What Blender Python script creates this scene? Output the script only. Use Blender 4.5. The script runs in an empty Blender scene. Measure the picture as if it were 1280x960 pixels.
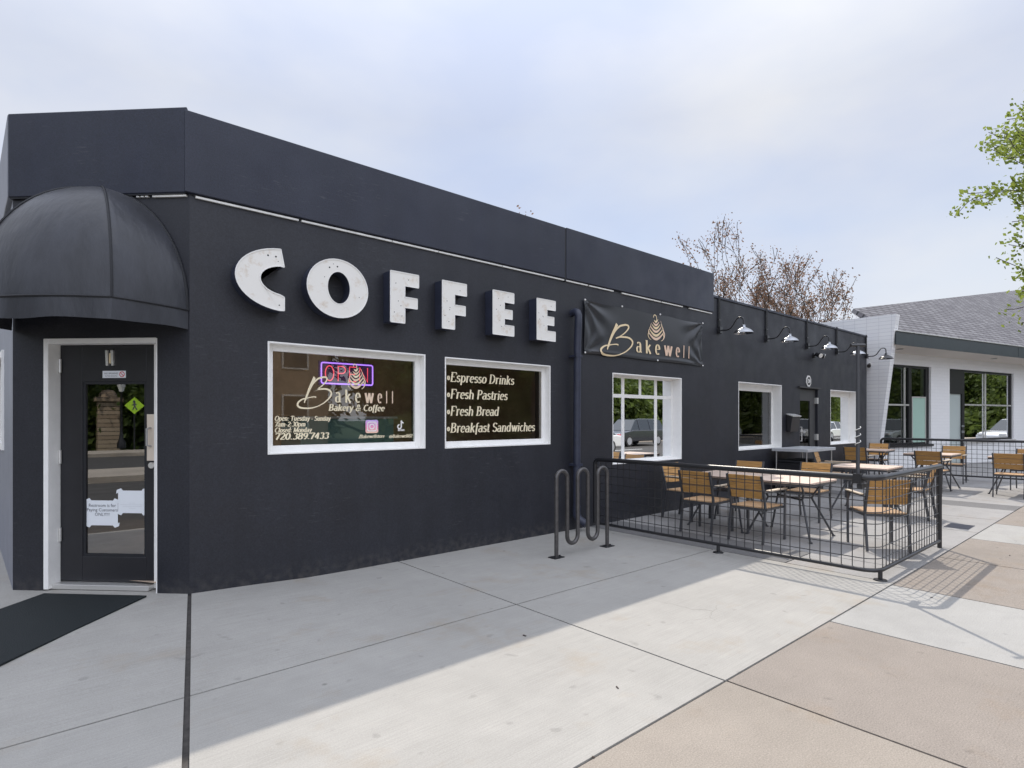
import bpy, bmesh, math, random
from mathutils import Vector, Matrix
R = random.Random(7)
PI = math.pi
scn = bpy.context.scene
col = scn.collection

# ------------------------------------------------------------------ helpers
class MB:
    def __init__(self):
        self.v = []; self.f = []; self.m = []
    def poly(self, pts, mi=0):
        b = len(self.v); self.v += [tuple(p) for p in pts]
        self.f.append(list(range(b, b + len(pts)))); self.m.append(mi)
    def box(self, x0, x1, y0, y1, z0, z1, mi=0):
        b = len(self.v)
        self.v += [(x0,y0,z0),(x1,y0,z0),(x1,y1,z0),(x0,y1,z0),(x0,y0,z1),(x1,y0,z1),(x1,y1,z1),(x0,y1,z1)]
        for q in ((3,2,1,0),(4,5,6,7),(0,1,5,4),(1,2,6,5),(2,3,7,6),(3,0,4,7)):
            self.f.append([b+i for i in q]); self.m.append(mi)
    def hexa(self, a, bpts, mi=0):
        """a: 4 bottom points, bpts: 4 top points"""
        b = len(self.v); self.v += [tuple(p) for p in a] + [tuple(p) for p in bpts]
        for q in ((3,2,1,0),(4,5,6,7),(0,1,5,4),(1,2,6,5),(2,3,7,6),(3,0,4,7)):
            self.f.append([b+i for i in q]); self.m.append(mi)
    def beam(self, p, q, w, h, mi=0, up=(0,0,1)):
        p = Vector(p); q = Vector(q); d = (q-p).normalized(); u = Vector(up)
        if abs(d.dot(u)) > .98: u = Vector((1,0,0))
        s = d.cross(u).normalized()*(w/2); t = s.cross(d).normalized()*(h/2)
        self.hexa([p-s-t, p+s-t, p+s+t, p-s+t], [q-s-t, q+s-t, q+s+t, q-s+t], mi)
    def tube(self, pts, rad, n=10, mi=0, cap=True):
        pts = [Vector(p) for p in pts]
        if not isinstance(rad, (list, tuple)): rad = [rad]*len(pts)
        b = len(self.v); prev = None
        for i, p in enumerate(pts):
            if i == 0: d = pts[1]-p
            elif i == len(pts)-1: d = p-pts[i-1]
            else: d = (pts[i+1]-p).normalized() + (p-pts[i-1]).normalized()
            d.normalize()
            if prev is None:
                u = Vector((0,0,1)) if abs(d.z) < .9 else Vector((1,0,0))
                s = d.cross(u).normalized()
            else:
                s = (prev - d*prev.dot(d)).normalized()
            prev = s; t = d.cross(s)
            for k in range(n):
                a = 2*PI*k/n
                self.v.append(tuple(p + (s*math.cos(a)+t*math.sin(a))*rad[i]))
        for i in range(len(pts)-1):
            for k in range(n):
                self.f.append([b+i*n+k, b+i*n+(k+1)%n, b+(i+1)*n+(k+1)%n, b+(i+1)*n+k]); self.m.append(mi)
        if cap:
            self.f.append([b+k for k in range(n)][::-1]); self.m.append(mi)
            e = b+(len(pts)-1)*n
            self.f.append([e+k for k in range(n)]); self.m.append(mi)
    def lathe(self, prof, c=(0,0,0), n=24, mi=0):
        b = len(self.v)
        for r, z in prof:
            for k in range(n):
                a = 2*PI*k/n
                self.v.append((c[0]+r*math.cos(a), c[1]+r*math.sin(a), c[2]+z))
        for i in range(len(prof)-1):
            for k in range(n):
                self.f.append([b+i*n+k, b+i*n+(k+1)%n, b+(i+1)*n+(k+1)%n, b+(i+1)*n+k]); self.m.append(mi)
    def prism(self, pts, d, fn, mi=0, mside=None):
        """pts 2D outline; fn(u,v,w) -> xyz ; extruded w from 0..d"""
        n = len(pts); b = len(self.v)
        for w in (0, d):
            for u, v in pts: self.v.append(tuple(fn(u, v, w)))
        self.f.append([b+i for i in range(n)]); self.m.append(mi)
        self.f.append([b+n+i for i in range(n)][::-1]); self.m.append(mi)
        for i in range(n):
            j = (i+1) % n
            self.f.append([b+i, b+n+i, b+n+j, b+j]); self.m.append(mi if mside is None else mside)
    def xf(self, fn):
        self.v = [tuple(fn(*p)) for p in self.v]; return self
    def build(self, name, mats, parent=None, smooth=False, bevel=0, kind=None):
        me = bpy.data.meshes.new(name)
        me.from_pydata(self.v, [], self.f)
        if not isinstance(mats, (list, tuple)): mats = [mats]
        for m in mats: me.materials.append(m)
        for p, mi in zip(me.polygons, self.m): p.material_index = mi
        bm = bmesh.new(); bm.from_mesh(me)
        bmesh.ops.recalc_face_normals(bm, faces=bm.faces[:])
        bm.to_mesh(me); bm.free()
        if smooth:
            for p in me.polygons: p.use_smooth = True
            try: me.set_sharp_from_angle(angle=math.radians(40))
            except Exception: pass
        o = bpy.data.objects.new(name, me); col.objects.link(o)
        if parent: o.parent = parent
        if bevel:
            md = o.modifiers.new('bevel', 'BEVEL'); md.width = bevel; md.segments = 2; md.limit_method = 'ANGLE'
        if kind: o['kind'] = kind
        return o

def tag(o, label, cat, group=None):
    o['label'] = label; o['category'] = cat
    if group: o['group'] = group
    return o
def thing(name, label, cat, loc=(0,0,0), rz=0, group=None):
    o = bpy.data.objects.new(name, None); col.objects.link(o)
    o.location = loc; o.rotation_euler = (0,0,rz); o.empty_display_size = .2
    return tag(o, label, cat, group)
def dup(root, loc, rz, label, group=None):
    r = root.copy(); col.objects.link(r); r.location = loc; r.rotation_euler = (0,0,rz); r['label'] = label
    if group: r['group'] = group
    for ch in list(root.children):
        c = ch.copy(); col.objects.link(c); c.parent = r
        for g in list(ch.children):
            d = g.copy(); col.objects.link(d); d.parent = c
    return r
def sstep(t):
    t = max(0, min(1, t)); return t*t*(3-2*t)
def gz(x, y):
    return .05*sstep((2.5-x)/1.4)*sstep((y-3.6)/1.6) + min(.08, .0065*max(0, x-6))

# ------------------------------------------------------------------ materials
def L(h):
    h = h/255.; return h/12.92 if h <= .04045 else ((h+.055)/1.055)**2.4
def mat(name, color, rough=.6, metal=0, spec=.5, bump=0, bscale=40, var=0, vscale=3, vstretch=(1,1,1), c2=None, sheen=0, emis=None, estr=0, coat=0):
    m = bpy.data.materials.new(name); m.use_nodes = True
    nt = m.node_tree; b = nt.nodes['Principled BSDF']
    b.inputs['Base Color'].default_value = (*color, 1); b.inputs['Roughness'].default_value = rough
    b.inputs['Metallic'].default_value = metal; b.inputs['Specular IOR Level'].default_value = spec
    if sheen: b.inputs['Sheen Weight'].default_value = sheen
    if coat: b.inputs['Coat Weight'].default_value = coat
    if emis:
        b.inputs['Emission Color'].default_value = (*emis, 1); b.inputs['Emission Strength'].default_value = estr
    if var or bump or c2:
        g = nt.nodes.new('ShaderNodeNewGeometry')
        mp = nt.nodes.new('ShaderNodeMapping'); mp.inputs['Scale'].default_value = vstretch
        nt.links.new(g.outputs['Position'], mp.inputs['Vector'])
    if var or c2:
        n = nt.nodes.new('ShaderNodeTexNoise'); n.inputs['Scale'].default_value = vscale; n.inputs['Detail'].default_value = 6
        n.inputs['Roughness'].default_value = .65
        nt.links.new(mp.outputs[0], n.inputs['Vector'])
        r = nt.nodes.new('ShaderNodeValToRGB'); r.color_ramp.elements[0].position = .3; r.color_ramp.elements[1].position = .7
        a = [max(0, c*(1-var)) for c in color]; z = [min(1, c*(1+var)) for c in color] if c2 is None else c2
        r.color_ramp.elements[0].color = (*a, 1); r.color_ramp.elements[1].color = (*z, 1)
        nt.links.new(n.outputs['Fac'], r.inputs['Fac']); nt.links.new(r.outputs[0], b.inputs['Base Color'])
    if bump:
        n2 = nt.nodes.new('ShaderNodeTexNoise'); n2.inputs['Scale'].default_value = bscale; n2.inputs['Detail'].default_value = 4
        nt.links.new(mp.outputs[0], n2.inputs['Vector'])
        bp = nt.nodes.new('ShaderNodeBump'); bp.inputs['Strength'].default_value = bump; bp.inputs['Distance'].default_value = .01
        nt.links.new(n2.outputs['Fac'], bp.inputs['Height']); nt.links.new(bp.outputs[0], b.inputs['Normal'])
    return m

def concrete(name, color, broom=.5, speck=.12, stain=.12):
    """paving: blotches, fine specks, broom lines along the wall direction"""
    m = bpy.data.materials.new(name); m.use_nodes = True; nt = m.node_tree; N = nt.nodes; Lk = nt.links
    b = N['Principled BSDF']; b.inputs['Roughness'].default_value = .85; b.inputs['Specular IOR Level'].default_value = .25
    g = N.new('ShaderNodeNewGeometry')
    def noise(scale, detail, stretch=(1,1,1), rough=.6):
        mp = N.new('ShaderNodeMapping'); mp.inputs['Scale'].default_value = stretch
        Lk.new(g.outputs['Position'], mp.inputs['Vector'])
        n = N.new('ShaderNodeTexNoise'); n.inputs['Scale'].default_value = scale; n.inputs['Detail'].default_value = detail
        n.inputs['Roughness'].default_value = rough; Lk.new(mp.outputs[0], n.inputs['Vector']); return n.outputs['Fac']
    def rng(src, lo, hi, a=.3, z=.7):
        r = N.new('ShaderNodeMapRange'); r.inputs['From Min'].default_value = a; r.inputs['From Max'].default_value = z
        r.inputs['To Min'].default_value = lo; r.inputs['To Max'].default_value = hi; Lk.new(src, r.inputs['Value']); return r.outputs[0]
    def mul(a, c):
        x = N.new('ShaderNodeMath'); x.operation = 'MULTIPLY'; Lk.new(a, x.inputs[0]); Lk.new(c, x.inputs[1]); return x.outputs[0]
    big = rng(noise(.9, 5), 1-stain, 1+stain*.6)
    mid = rng(noise(5, 6), 1-stain*.6, 1+stain*.4)
    fine = rng(noise(130, 4, (1,1,1), .75), 1-speck*1.5, 1+speck*1.5)
    br = rng(noise(30, 3, (.06, 4, 1)), 1-.06*broom, 1+.06*broom)
    spots = rng(noise(7.5, 1), .0, 1, .70, .76)     # sparse old stains
    sp = N.new('ShaderNodeMath'); sp.operation = 'MULTIPLY_ADD'; sp.inputs[1].default_value = -.16; sp.inputs[2].default_value = 1
    Lk.new(spots, sp.inputs[0])
    vo = N.new('ShaderNodeTexVoronoi'); vo.inputs['Scale'].default_value = 1.9; Lk.new(g.outputs['Position'], vo.inputs['Vector'])
    gum = rng(vo.outputs['Distance'], .62, 1, .022, .040)
    vo2 = N.new('ShaderNodeTexVoronoi'); vo2.feature = 'DISTANCE_TO_EDGE'; vo2.inputs['Scale'].default_value = .62
    wv = N.new('ShaderNodeVectorMath'); wv.operation = 'MULTIPLY_ADD'; wv.inputs[1].default_value = (.22,.22,0)
    nz_ = N.new('ShaderNodeTexNoise'); nz_.inputs['Scale'].default_value = 3.5; nz_.inputs['Detail'].default_value = 5; Lk.new(g.outputs['Position'], nz_.inputs['Vector'])
    Lk.new(nz_.outputs['Color'], wv.inputs[0]); Lk.new(g.outputs['Position'], wv.inputs[2]); Lk.new(wv.outputs[0], vo2.inputs['Vector'])
    ln = rng(vo2.outputs['Distance'], 1, 0, .0012, .0030); cm_ = mul(ln, rng(noise(.55, 2), 0, .16, .58, .66))
    crk = N.new('ShaderNodeMath'); crk.operation = 'SUBTRACT'; crk.inputs[0].default_value = 1; Lk.new(cm_, crk.inputs[1])
    f = mul(mul(mul(mul(big, mid), mul(fine, br)), sp.outputs[0]), mul(gum, crk.outputs[0]))
    mx = N.new('ShaderNodeVectorMath'); mx.operation = 'SCALE'
    st_ = N.new('ShaderNodeMix'); st_.data_type = 'RGBA'; st_.inputs['A'].default_value = (*color, 1)
    st_.inputs['B'].default_value = (color[0]*.92, color[1]*.80, color[2]*.66, 1)
    Lk.new(rng(noise(1.3, 4, (1,1,1), .7), 0, .55, .56, .74), st_.inputs['Factor']); Lk.new(st_.outputs['Result'], mx.inputs[0])
    Lk.new(f, mx.inputs['Scale']); Lk.new(mx.outputs[0], b.inputs['Base Color'])
    bp = N.new('ShaderNodeBump'); bp.inputs['Strength'].default_value = .35; bp.inputs['Distance'].default_value = .004
    ad = N.new('ShaderNodeMath'); ad.operation = 'ADD'; Lk.new(noise(180, 3), ad.inputs[0]); Lk.new(noise(30, 3, (.06, 4, 1)), ad.inputs[1])
    Lk.new(ad.outputs[0], bp.inputs['Height']); Lk.new(bp.outputs[0], b.inputs['Normal'])
    return m

def glass(name, tint=(.9,.93,.92), ior=1.6):
    m = bpy.data.materials.new(name); m.use_nodes = True; nt = m.node_tree; N = nt.nodes
    N.remove(N['Principled BSDF']); out = N['Material Output']
    t = N.new('ShaderNodeBsdfTransparent'); t.inputs[0].default_value = (*tint, 1)
    gl = N.new('ShaderNodeBsdfGlossy'); gl.inputs['Roughness'].default_value = 0.005; gl.inputs[0].default_value = (.96,.98,1,1)
    fr = N.new('ShaderNodeFresnel'); fr.inputs['IOR'].default_value = ior
    mx = N.new('ShaderNodeMixShader')
    nt.links.new(fr.outputs[0], mx.inputs[0]); nt.links.new(t.outputs[0], mx.inputs[1]); nt.links.new(gl.outputs[0], mx.inputs[2])
    nt.links.new(mx.outputs[0], out.inputs['Surface'])
    return m

def brickmat(name, c1, c2, mortar, bw, bh, plane, msize=.006, offset=.5, rough=.6, bump=.4):
    m = bpy.data.materials.new(name); m.use_nodes = True; nt = m.node_tree; N = nt.nodes; Lk = nt.links
    b = N['Principled BSDF']; b.inputs['Roughness'].default_value = rough
    tc = N.new('ShaderNodeTexCoord'); sep = N.new('ShaderNodeSeparateXYZ'); cmb = N.new('ShaderNodeCombineXYZ')
    Lk.new(tc.outputs['Object'], sep.inputs[0])
    i, j = plane
    Lk.new(sep.outputs[i], cmb.inputs[0]); Lk.new(sep.outputs[j], cmb.inputs[1])
    br = N.new('ShaderNodeTexBrick'); br.inputs['Color1'].default_value = (*c1,1); br.inputs['Color2'].default_value = (*c2,1)
    br.inputs['Mortar'].default_value = (*mortar,1); br.inputs['Scale'].default_value = 1
    br.inputs['Brick Width'].default_value = bw; br.inputs['Row Height'].default_value = bh; br.inputs['Mortar Size'].default_value = msize
    br.offset = offset; br.inputs['Mortar Smooth'].default_value = .3
    Lk.new(cmb.outputs[0], br.inputs['Vector']); Lk.new(br.outputs['Color'], b.inputs['Base Color'])
    bp = N.new('ShaderNodeBump'); bp.inputs['Strength'].default_value = bump; bp.inputs['Distance'].default_value = .008; bp.invert = True
    Lk.new(br.outputs['Fac'], bp.inputs['Height']); Lk.new(bp.outputs[0], b.inputs['Normal'])
    return m

def stucco(name, color, rough, streak):
    """dark painted render: soft vertical weather streaks, roller marks, pocked surface"""
    m = bpy.data.materials.new(name); m.use_nodes = True; nt = m.node_tree; N = nt.nodes; Lk = nt.links
    b = N['Principled BSDF']; b.inputs['Specular IOR Level'].default_value = .5
    g = N.new('ShaderNodeNewGeometry')
    def noise(scale, detail, st=(1,1,1)):
        mp = N.new('ShaderNodeMapping'); mp.inputs['Scale'].default_value = st; Lk.new(g.outputs['Position'], mp.inputs['Vector'])
        n = N.new('ShaderNodeTexNoise'); n.inputs['Scale'].default_value = scale; n.inputs['Detail'].default_value = detail
        Lk.new(mp.outputs[0], n.inputs['Vector']); return n.outputs['Fac']
    def rng(src, lo, hi, a=.3, z=.7):
        r = N.new('ShaderNodeMapRange'); r.inputs['From Min'].default_value = a; r.inputs['From Max'].default_value = z
        r.inputs['To Min'].default_value = lo; r.inputs['To Max'].default_value = hi; Lk.new(src, r.inputs['Value']); return r.outputs[0]
    def mul(a, c):
        x = N.new('ShaderNodeMath'); x.operation = 'MULTIPLY'; Lk.new(a, x.inputs[0]); Lk.new(c, x.inputs[1]); return x.outputs[0]
    f = mul(mul(rng(noise(4, 5, (1.6,1.6,.12)), 1-streak, 1+streak), rng(noise(1.1, 5), .90, 1.10)), rng(noise(70, 4), .78, 1.25))
    mx = N.new('ShaderNodeVectorMath'); mx.operation = 'SCALE'; mx.inputs[0].default_value = color
    Lk.new(f, mx.inputs['Scale'])
    # splash dirt along the foot, scuffs and chipped specks
    sp = N.new('ShaderNodeSeparateXYZ'); Lk.new(g.outputs['Position'], sp.inputs[0])
    ht = N.new('ShaderNodeMapRange'); ht.inputs['From Min'].default_value = .02; ht.inputs['From Max'].default_value = .20; ht.inputs['To Min'].default_value = .6; ht.inputs['To Max'].default_value = 0
    Lk.new(sp.outputs[2], ht.inputs['Value'])
    dm = mul(ht.outputs[0], rng(noise(14, 6), 0, .9, .42, .72))
    mixd = N.new('ShaderNodeMix'); mixd.data_type = 'RGBA'; mixd.inputs['B'].default_value = (.095,.088,.082,1)
    Lk.new(dm, mixd.inputs['Factor']); Lk.new(mx.outputs[0], mixd.inputs['A'])
    scf = mul(rng(noise(1.7, 3), 0, 1, .52, .66), rng(noise(26, 5, (.35,.35,2.5)), 0, .30, .60, .74))
    mixs = N.new('ShaderNodeMix'); mixs.data_type = 'RGBA'; mixs.inputs['B'].default_value = (.11,.11,.12,1)
    Lk.new(scf, mixs.inputs['Factor']); Lk.new(mixd.outputs['Result'], mixs.inputs['A'])
    vo = N.new('ShaderNodeTexVoronoi'); vo.inputs['Scale'].default_value = 2.3; Lk.new(g.outputs['Position'], vo.inputs['Vector'])
    ck = rng(vo.outputs['Distance'], .55, 0, .010, .017)
    mixc = N.new('ShaderNodeMix'); mixc.data_type = 'RGBA'; mixc.inputs['B'].default_value = (.30,.29,.28,1)
    Lk.new(ck, mixc.inputs['Factor']); Lk.new(mixs.outputs['Result'], mixc.inputs['A']); Lk.new(mixc.outputs['Result'], b.inputs['Base Color'])
    Lk.new(rng(noise(3, 5), rough-.08, rough+.1), b.inputs['Roughness'])
    bp = N.new('ShaderNodeBump'); bp.inputs['Strength'].default_value = .3; bp.inputs['Distance'].default_value = .003
    Lk.new(noise(120, 5), bp.inputs['Height']); Lk.new(bp.outputs[0], b.inputs['Normal'])
    return m

M = {}
M['black'] = stucco('black_stucco', (.0180,.0192,.0265), .50, .10)
M['panel'] = stucco('black_parapet_paint', (.0155,.0190,.036), .44, .06)
M['sidesheen'] = mat('side_wall_sheen', (.20,.21,.255), .5, var=.1, vscale=3, bump=.2, bscale=90)  # grazing sky sheen on the black side wall, put into a lighter colour
M['seam'] = mat('dark_seam', (.012,.013,.017), .6)
M['flash'] = mat('pale_flashing', (.75,.74,.72), .5, var=.15, vscale=12)
M['white'] = mat('white_paint', (.88,.87,.86), .5, var=.05, vscale=5, bump=.15, bscale=60)
M['whitewarm'] = mat('white_trim_paint', (.89,.88,.86), .5, var=.04, vscale=8, bump=.2, bscale=70)
M['letter'] = mat('aged_white_enamel', (.74,.72,.68), .45, var=.0, c2=None)
M['navy'] = mat('navy_metal', (.032,.037,.062), .45, var=.2, vscale=8)
M['rust'] = mat('rust_stain', (.45,.33,.2), .7)
M['hole'] = mat('bolt_hole', (.008,.008,.008), .8)
M['awning'] = mat('black_awning_canvas', (.030,.032,.041), .38, bump=.8, bscale=7, var=.28, vscale=3.5, vstretch=(1.6,1.6,.5), sheen=.1)
M['metal'] = mat('black_metal', (.018,.018,.021), .34, spec=.65)
M['dmetal'] = mat('charcoal_frame_metal', (.055,.057,.065), .42, spec=.6)
M['gmetal'] = mat('grey_metal', (.45,.45,.46), .32, metal=.9)
M['chrome'] = mat('polished_shade', (.36,.37,.39), .20, metal=1)
M['rackm'] = mat('worn_rack_steel', (.10,.095,.095), .36, metal=.55, var=.25, vscale=20)
M['seatw'] = mat('seat_slat', (.56,.36,.20), .5, var=.25, vscale=6, vstretch=(14,14,1))
M['teak'] = mat('teak_slat', (.50,.27,.085), .5, var=.3, vscale=6, vstretch=(1,1,14))
M['palew'] = mat('pale_table_slat', (.64,.50,.41), .5, var=.12, vscale=5, vstretch=(2,14,2))
M['armw'] = mat('bleached_arm_slat', (.60,.50,.38), .5, var=.15, vscale=9)
M['rubber'] = mat('black_rubber_mat', (.010,.014,.016), .7, bump=.6, bscale=120, spec=.3)
M['door'] = mat('black_door_paint', (.018,.018,.022), .38, var=.15, vscale=5)
M['gdoor'] = mat('charcoal_door_paint', (.050,.050,.052), .5, var=.1, vscale=5)
M['alu'] = mat('aluminium', (.72,.71,.69), .4, metal=.7)
M['brass'] = mat('pale_brass_plate', (.78,.68,.58), .35, metal=.3)
M['paper'] = mat('white_paper', (.80,.83,.87), .7)
M['ink'] = mat('black_ink', (.10,.10,.12), .7)
M['red'] = mat('red_print', (.65,.06,.08), .6)
M['cream'] = mat('cream_vinyl', (.86,.76,.54), .5)
M['gold'] = mat('gold_vinyl', (.82,.66,.42), .4); M['cream2'] = mat('rose_cream_vinyl', (.80,.62,.46), .5)
M['pinkgold'] = mat('rose_gold_vinyl', (.80,.58,.44), .4)
M['vinylwhite'] = mat('white_vinyl', (.85,.84,.82), .5)
M['banner'] = mat('black_banner_vinyl', (.030,.032,.038), .36, spec=.5)
M['neonred'] = mat('red_neon', (.6,.08,.1), .4, emis=(1,.08,.12), estr=.85)
M['neonvio'] = mat('violet_neon', (.5,.3,.9), .4, emis=(.45,.2,1), estr=1.05)
M['signback'] = mat('dark_violet_back', (.05,.012,.07), .5)
M['glass'] = glass('window_glass', ior=1.75)
M['glassf'] = glass('front_window_glass', ior=1.8); M['glassd'] = glass('coated_door_glass', ior=3.1)
M['curtain'] = mat('grey_blind', (.16,.16,.18), .8)
M['dark'] = mat('dim_interior', (.50,.39,.30), .8, var=.25, vscale=1.5)
M['dfloor'] = mat('interior_floor', (.10,.09,.085), .5)
M['case'] = mat('display_case_glass', (.25,.42,.40), .2)
M['casew'] = mat('display_case_panel', (.55,.52,.50), .5)
M['c_pale'] = concrete('pale_broomed_concrete', (.352,.340,.318), 1.2, .09, .08)
M['c_grey'] = concrete('grey_old_concrete', (.345,.338,.324), .3, .13, .09)
M['c_tan'] = concrete('tan_aggregate_concrete', (.262,.230,.202), .2, .24, .09)
M['c_tan2'] = concrete('light_tan_concrete', (.292,.258,.222), .2, .20, .09)
M['c_patio'] = concrete('patio_concrete', (.31,.302,.296), .5, .10, .10)
M['c_agg'] = concrete('dark_aggregate_strip', (.165,.162,.162), .1, .25, .08)
M['joint'] = mat('joint_filler', (.055,.05,.047), .9, var=.4, vscale=20)
M['asphalt'] = mat('asphalt', (.060,.056,.052), .9, var=.2, vscale=3, bump=.3, bscale=90)
M['roadtan'] = concrete('kerb_concrete', (.42,.37,.31), .2, .15, .15)
M['grass'] = mat('grass_ground', (.065,.095,.03), .9, var=.35, vscale=4)
M['linep'] = mat('road_line_paint', (.75,.75,.72), .6)
M['tile'] = brickmat('white_stack_tile', (.85,.85,.86), (.81,.81,.83), (.64,.64,.67), .30, .10, (1,2), .006, 0, .35)
M['wbrick'] = brickmat('white_painted_brick', (.85,.85,.86), (.83,.83,.84), (.79,.79,.80), .30, .10, (0,2), .006, .5, .6)
M['shingle'] = brickmat('grey_shingle', (.21,.205,.22), (.125,.12,.135), (.045,.045,.05), .42, .20, (0,1), .028, .5, .9, 1.0)
M['fascia'] = mat('dark_green_fascia', (.028,.040,.046), .4, var=.15, vscale=6)
M['soffit'] = mat('cream_soffit', (.70,.64,.58), .7)
M['bframe'] = mat('black_window_frame', (.012,.012,.014), .4)
M['tealglass'] = glass('teal_glass', (.55,.68,.64), 2.1)
M['mint'] = mat('mint_panel', (.40,.58,.50), .3)
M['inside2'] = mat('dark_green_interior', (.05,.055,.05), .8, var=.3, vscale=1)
M['bark'] = mat('bark', (.12,.085,.065), .9, bump=.5, bscale=30)
M['barkd'] = mat('dark_bark', (.06,.045,.04), .9, bump=.5, bscale=30)
def leafmat(name, c, c2):
    m = mat(name, c, .55, var=.3, vscale=2.5, c2=c2)
    nt = m.node_tree; b = nt.nodes['Principled BSDF']; b.inputs['Specular IOR Level'].default_value = .25
    tr = nt.nodes.new('ShaderNodeBsdfTranslucent'); tr.inputs[0].default_value = (*[min(1, x*1.3) for x in c2], 1)
    mx = nt.nodes.new('ShaderNodeMixShader'); mx.inputs[0].default_value = .35
    nt.links.new(b.outputs[0], mx.inputs[1]); nt.links.new(tr.outputs[0], mx.inputs[2])
    nt.links.new(mx.outputs[0], nt.nodes['Material Output'].inputs['Surface'])
    return m
M['leaf'] = leafmat('spring_leaf', (.085,.14,.02), (.30,.37,.075))
M['leafd'] = leafmat('dark_leaf', (.035,.060,.015), (.12,.165,.038))
M['bud'] = leafmat('brown_bud', (.12,.07,.052), (.27,.165,.115))
M['stone'] = brickmat('rough_stone', (.42,.33,.24), (.30,.22,.15), (.10,.08,.06), .42, .22, (0,2), .02, .5, .9, 1)
M['signyg'] = mat('yellow_green_sign', (.50,.85,.05), .5)
M['tyre'] = mat('tyre', (.02,.02,.02), .8)
M['rim'] = mat('alloy_rim', (.6,.6,.62), .3, metal=.8)
M['carglass'] = mat('car_glass', (.02,.025,.03), .05, spec=.8)
M['cardark'] = mat('car_paint_dark', (.02,.022,.03), .15, coat=1)
M['carwhite'] = mat('car_paint_white', (.75,.75,.75), .2, coat=1)
M['carsilver'] = mat('car_paint_silver', (.40,.45,.46), .25, coat=1)
M['orangec'] = mat('white_cord', (.7,.7,.68), .5)
def vary(m, lo, hi):
    nt = m.node_tree; N = nt.nodes; b = N['Principled BSDF']; l = b.inputs['Base Color'].links[0]; src = l.from_socket
    oi = N.new('ShaderNodeObjectInfo'); mr = N.new('ShaderNodeMapRange'); mr.inputs['To Min'].default_value = lo; mr.inputs['To Max'].default_value = hi
    nt.links.new(oi.outputs['Random'], mr.inputs['Value']); vm = N.new('ShaderNodeVectorMath'); vm.operation = 'SCALE'
    nt.links.new(src, vm.inputs[0]); nt.links.new(mr.outputs[0], vm.inputs['Scale']); nt.links.new(vm.outputs[0], b.inputs['Base Color'])
for k_, lo, hi in (('teak',.72,1.22),('seatw',.75,1.2),('palew',.85,1.1),('armw',.8,1.15)): vary(M[k_], lo, hi)
# rust blotches for the aged letter faces
def aged():
    m = M['letter']; nt = m.node_tree; N = nt.nodes; b = N['Principled BSDF']; Lk = nt.links
    g = N.new('ShaderNodeNewGeometry'); n = N.new('ShaderNodeTexNoise'); n.inputs['Scale'].default_value = 9; n.inputs['Detail'].default_value = 6
    n.inputs['Roughness'].default_value = .7
    Lk.new(g.outputs['Position'], n.inputs['Vector'])
    r = N.new('ShaderNodeValToRGB'); r.color_ramp.elements[0].position = .54; r.color_ramp.elements[1].position = .84
    r.color_ramp.elements[0].color = (.82,.80,.76,1); r.color_ramp.elements[1].color = (.55,.42,.28,1)
    Lk.new(n.outputs['Fac'], r.inputs[0]); Lk.new(r.outputs[0], b.inputs['Base Color'])
aged()

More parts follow.
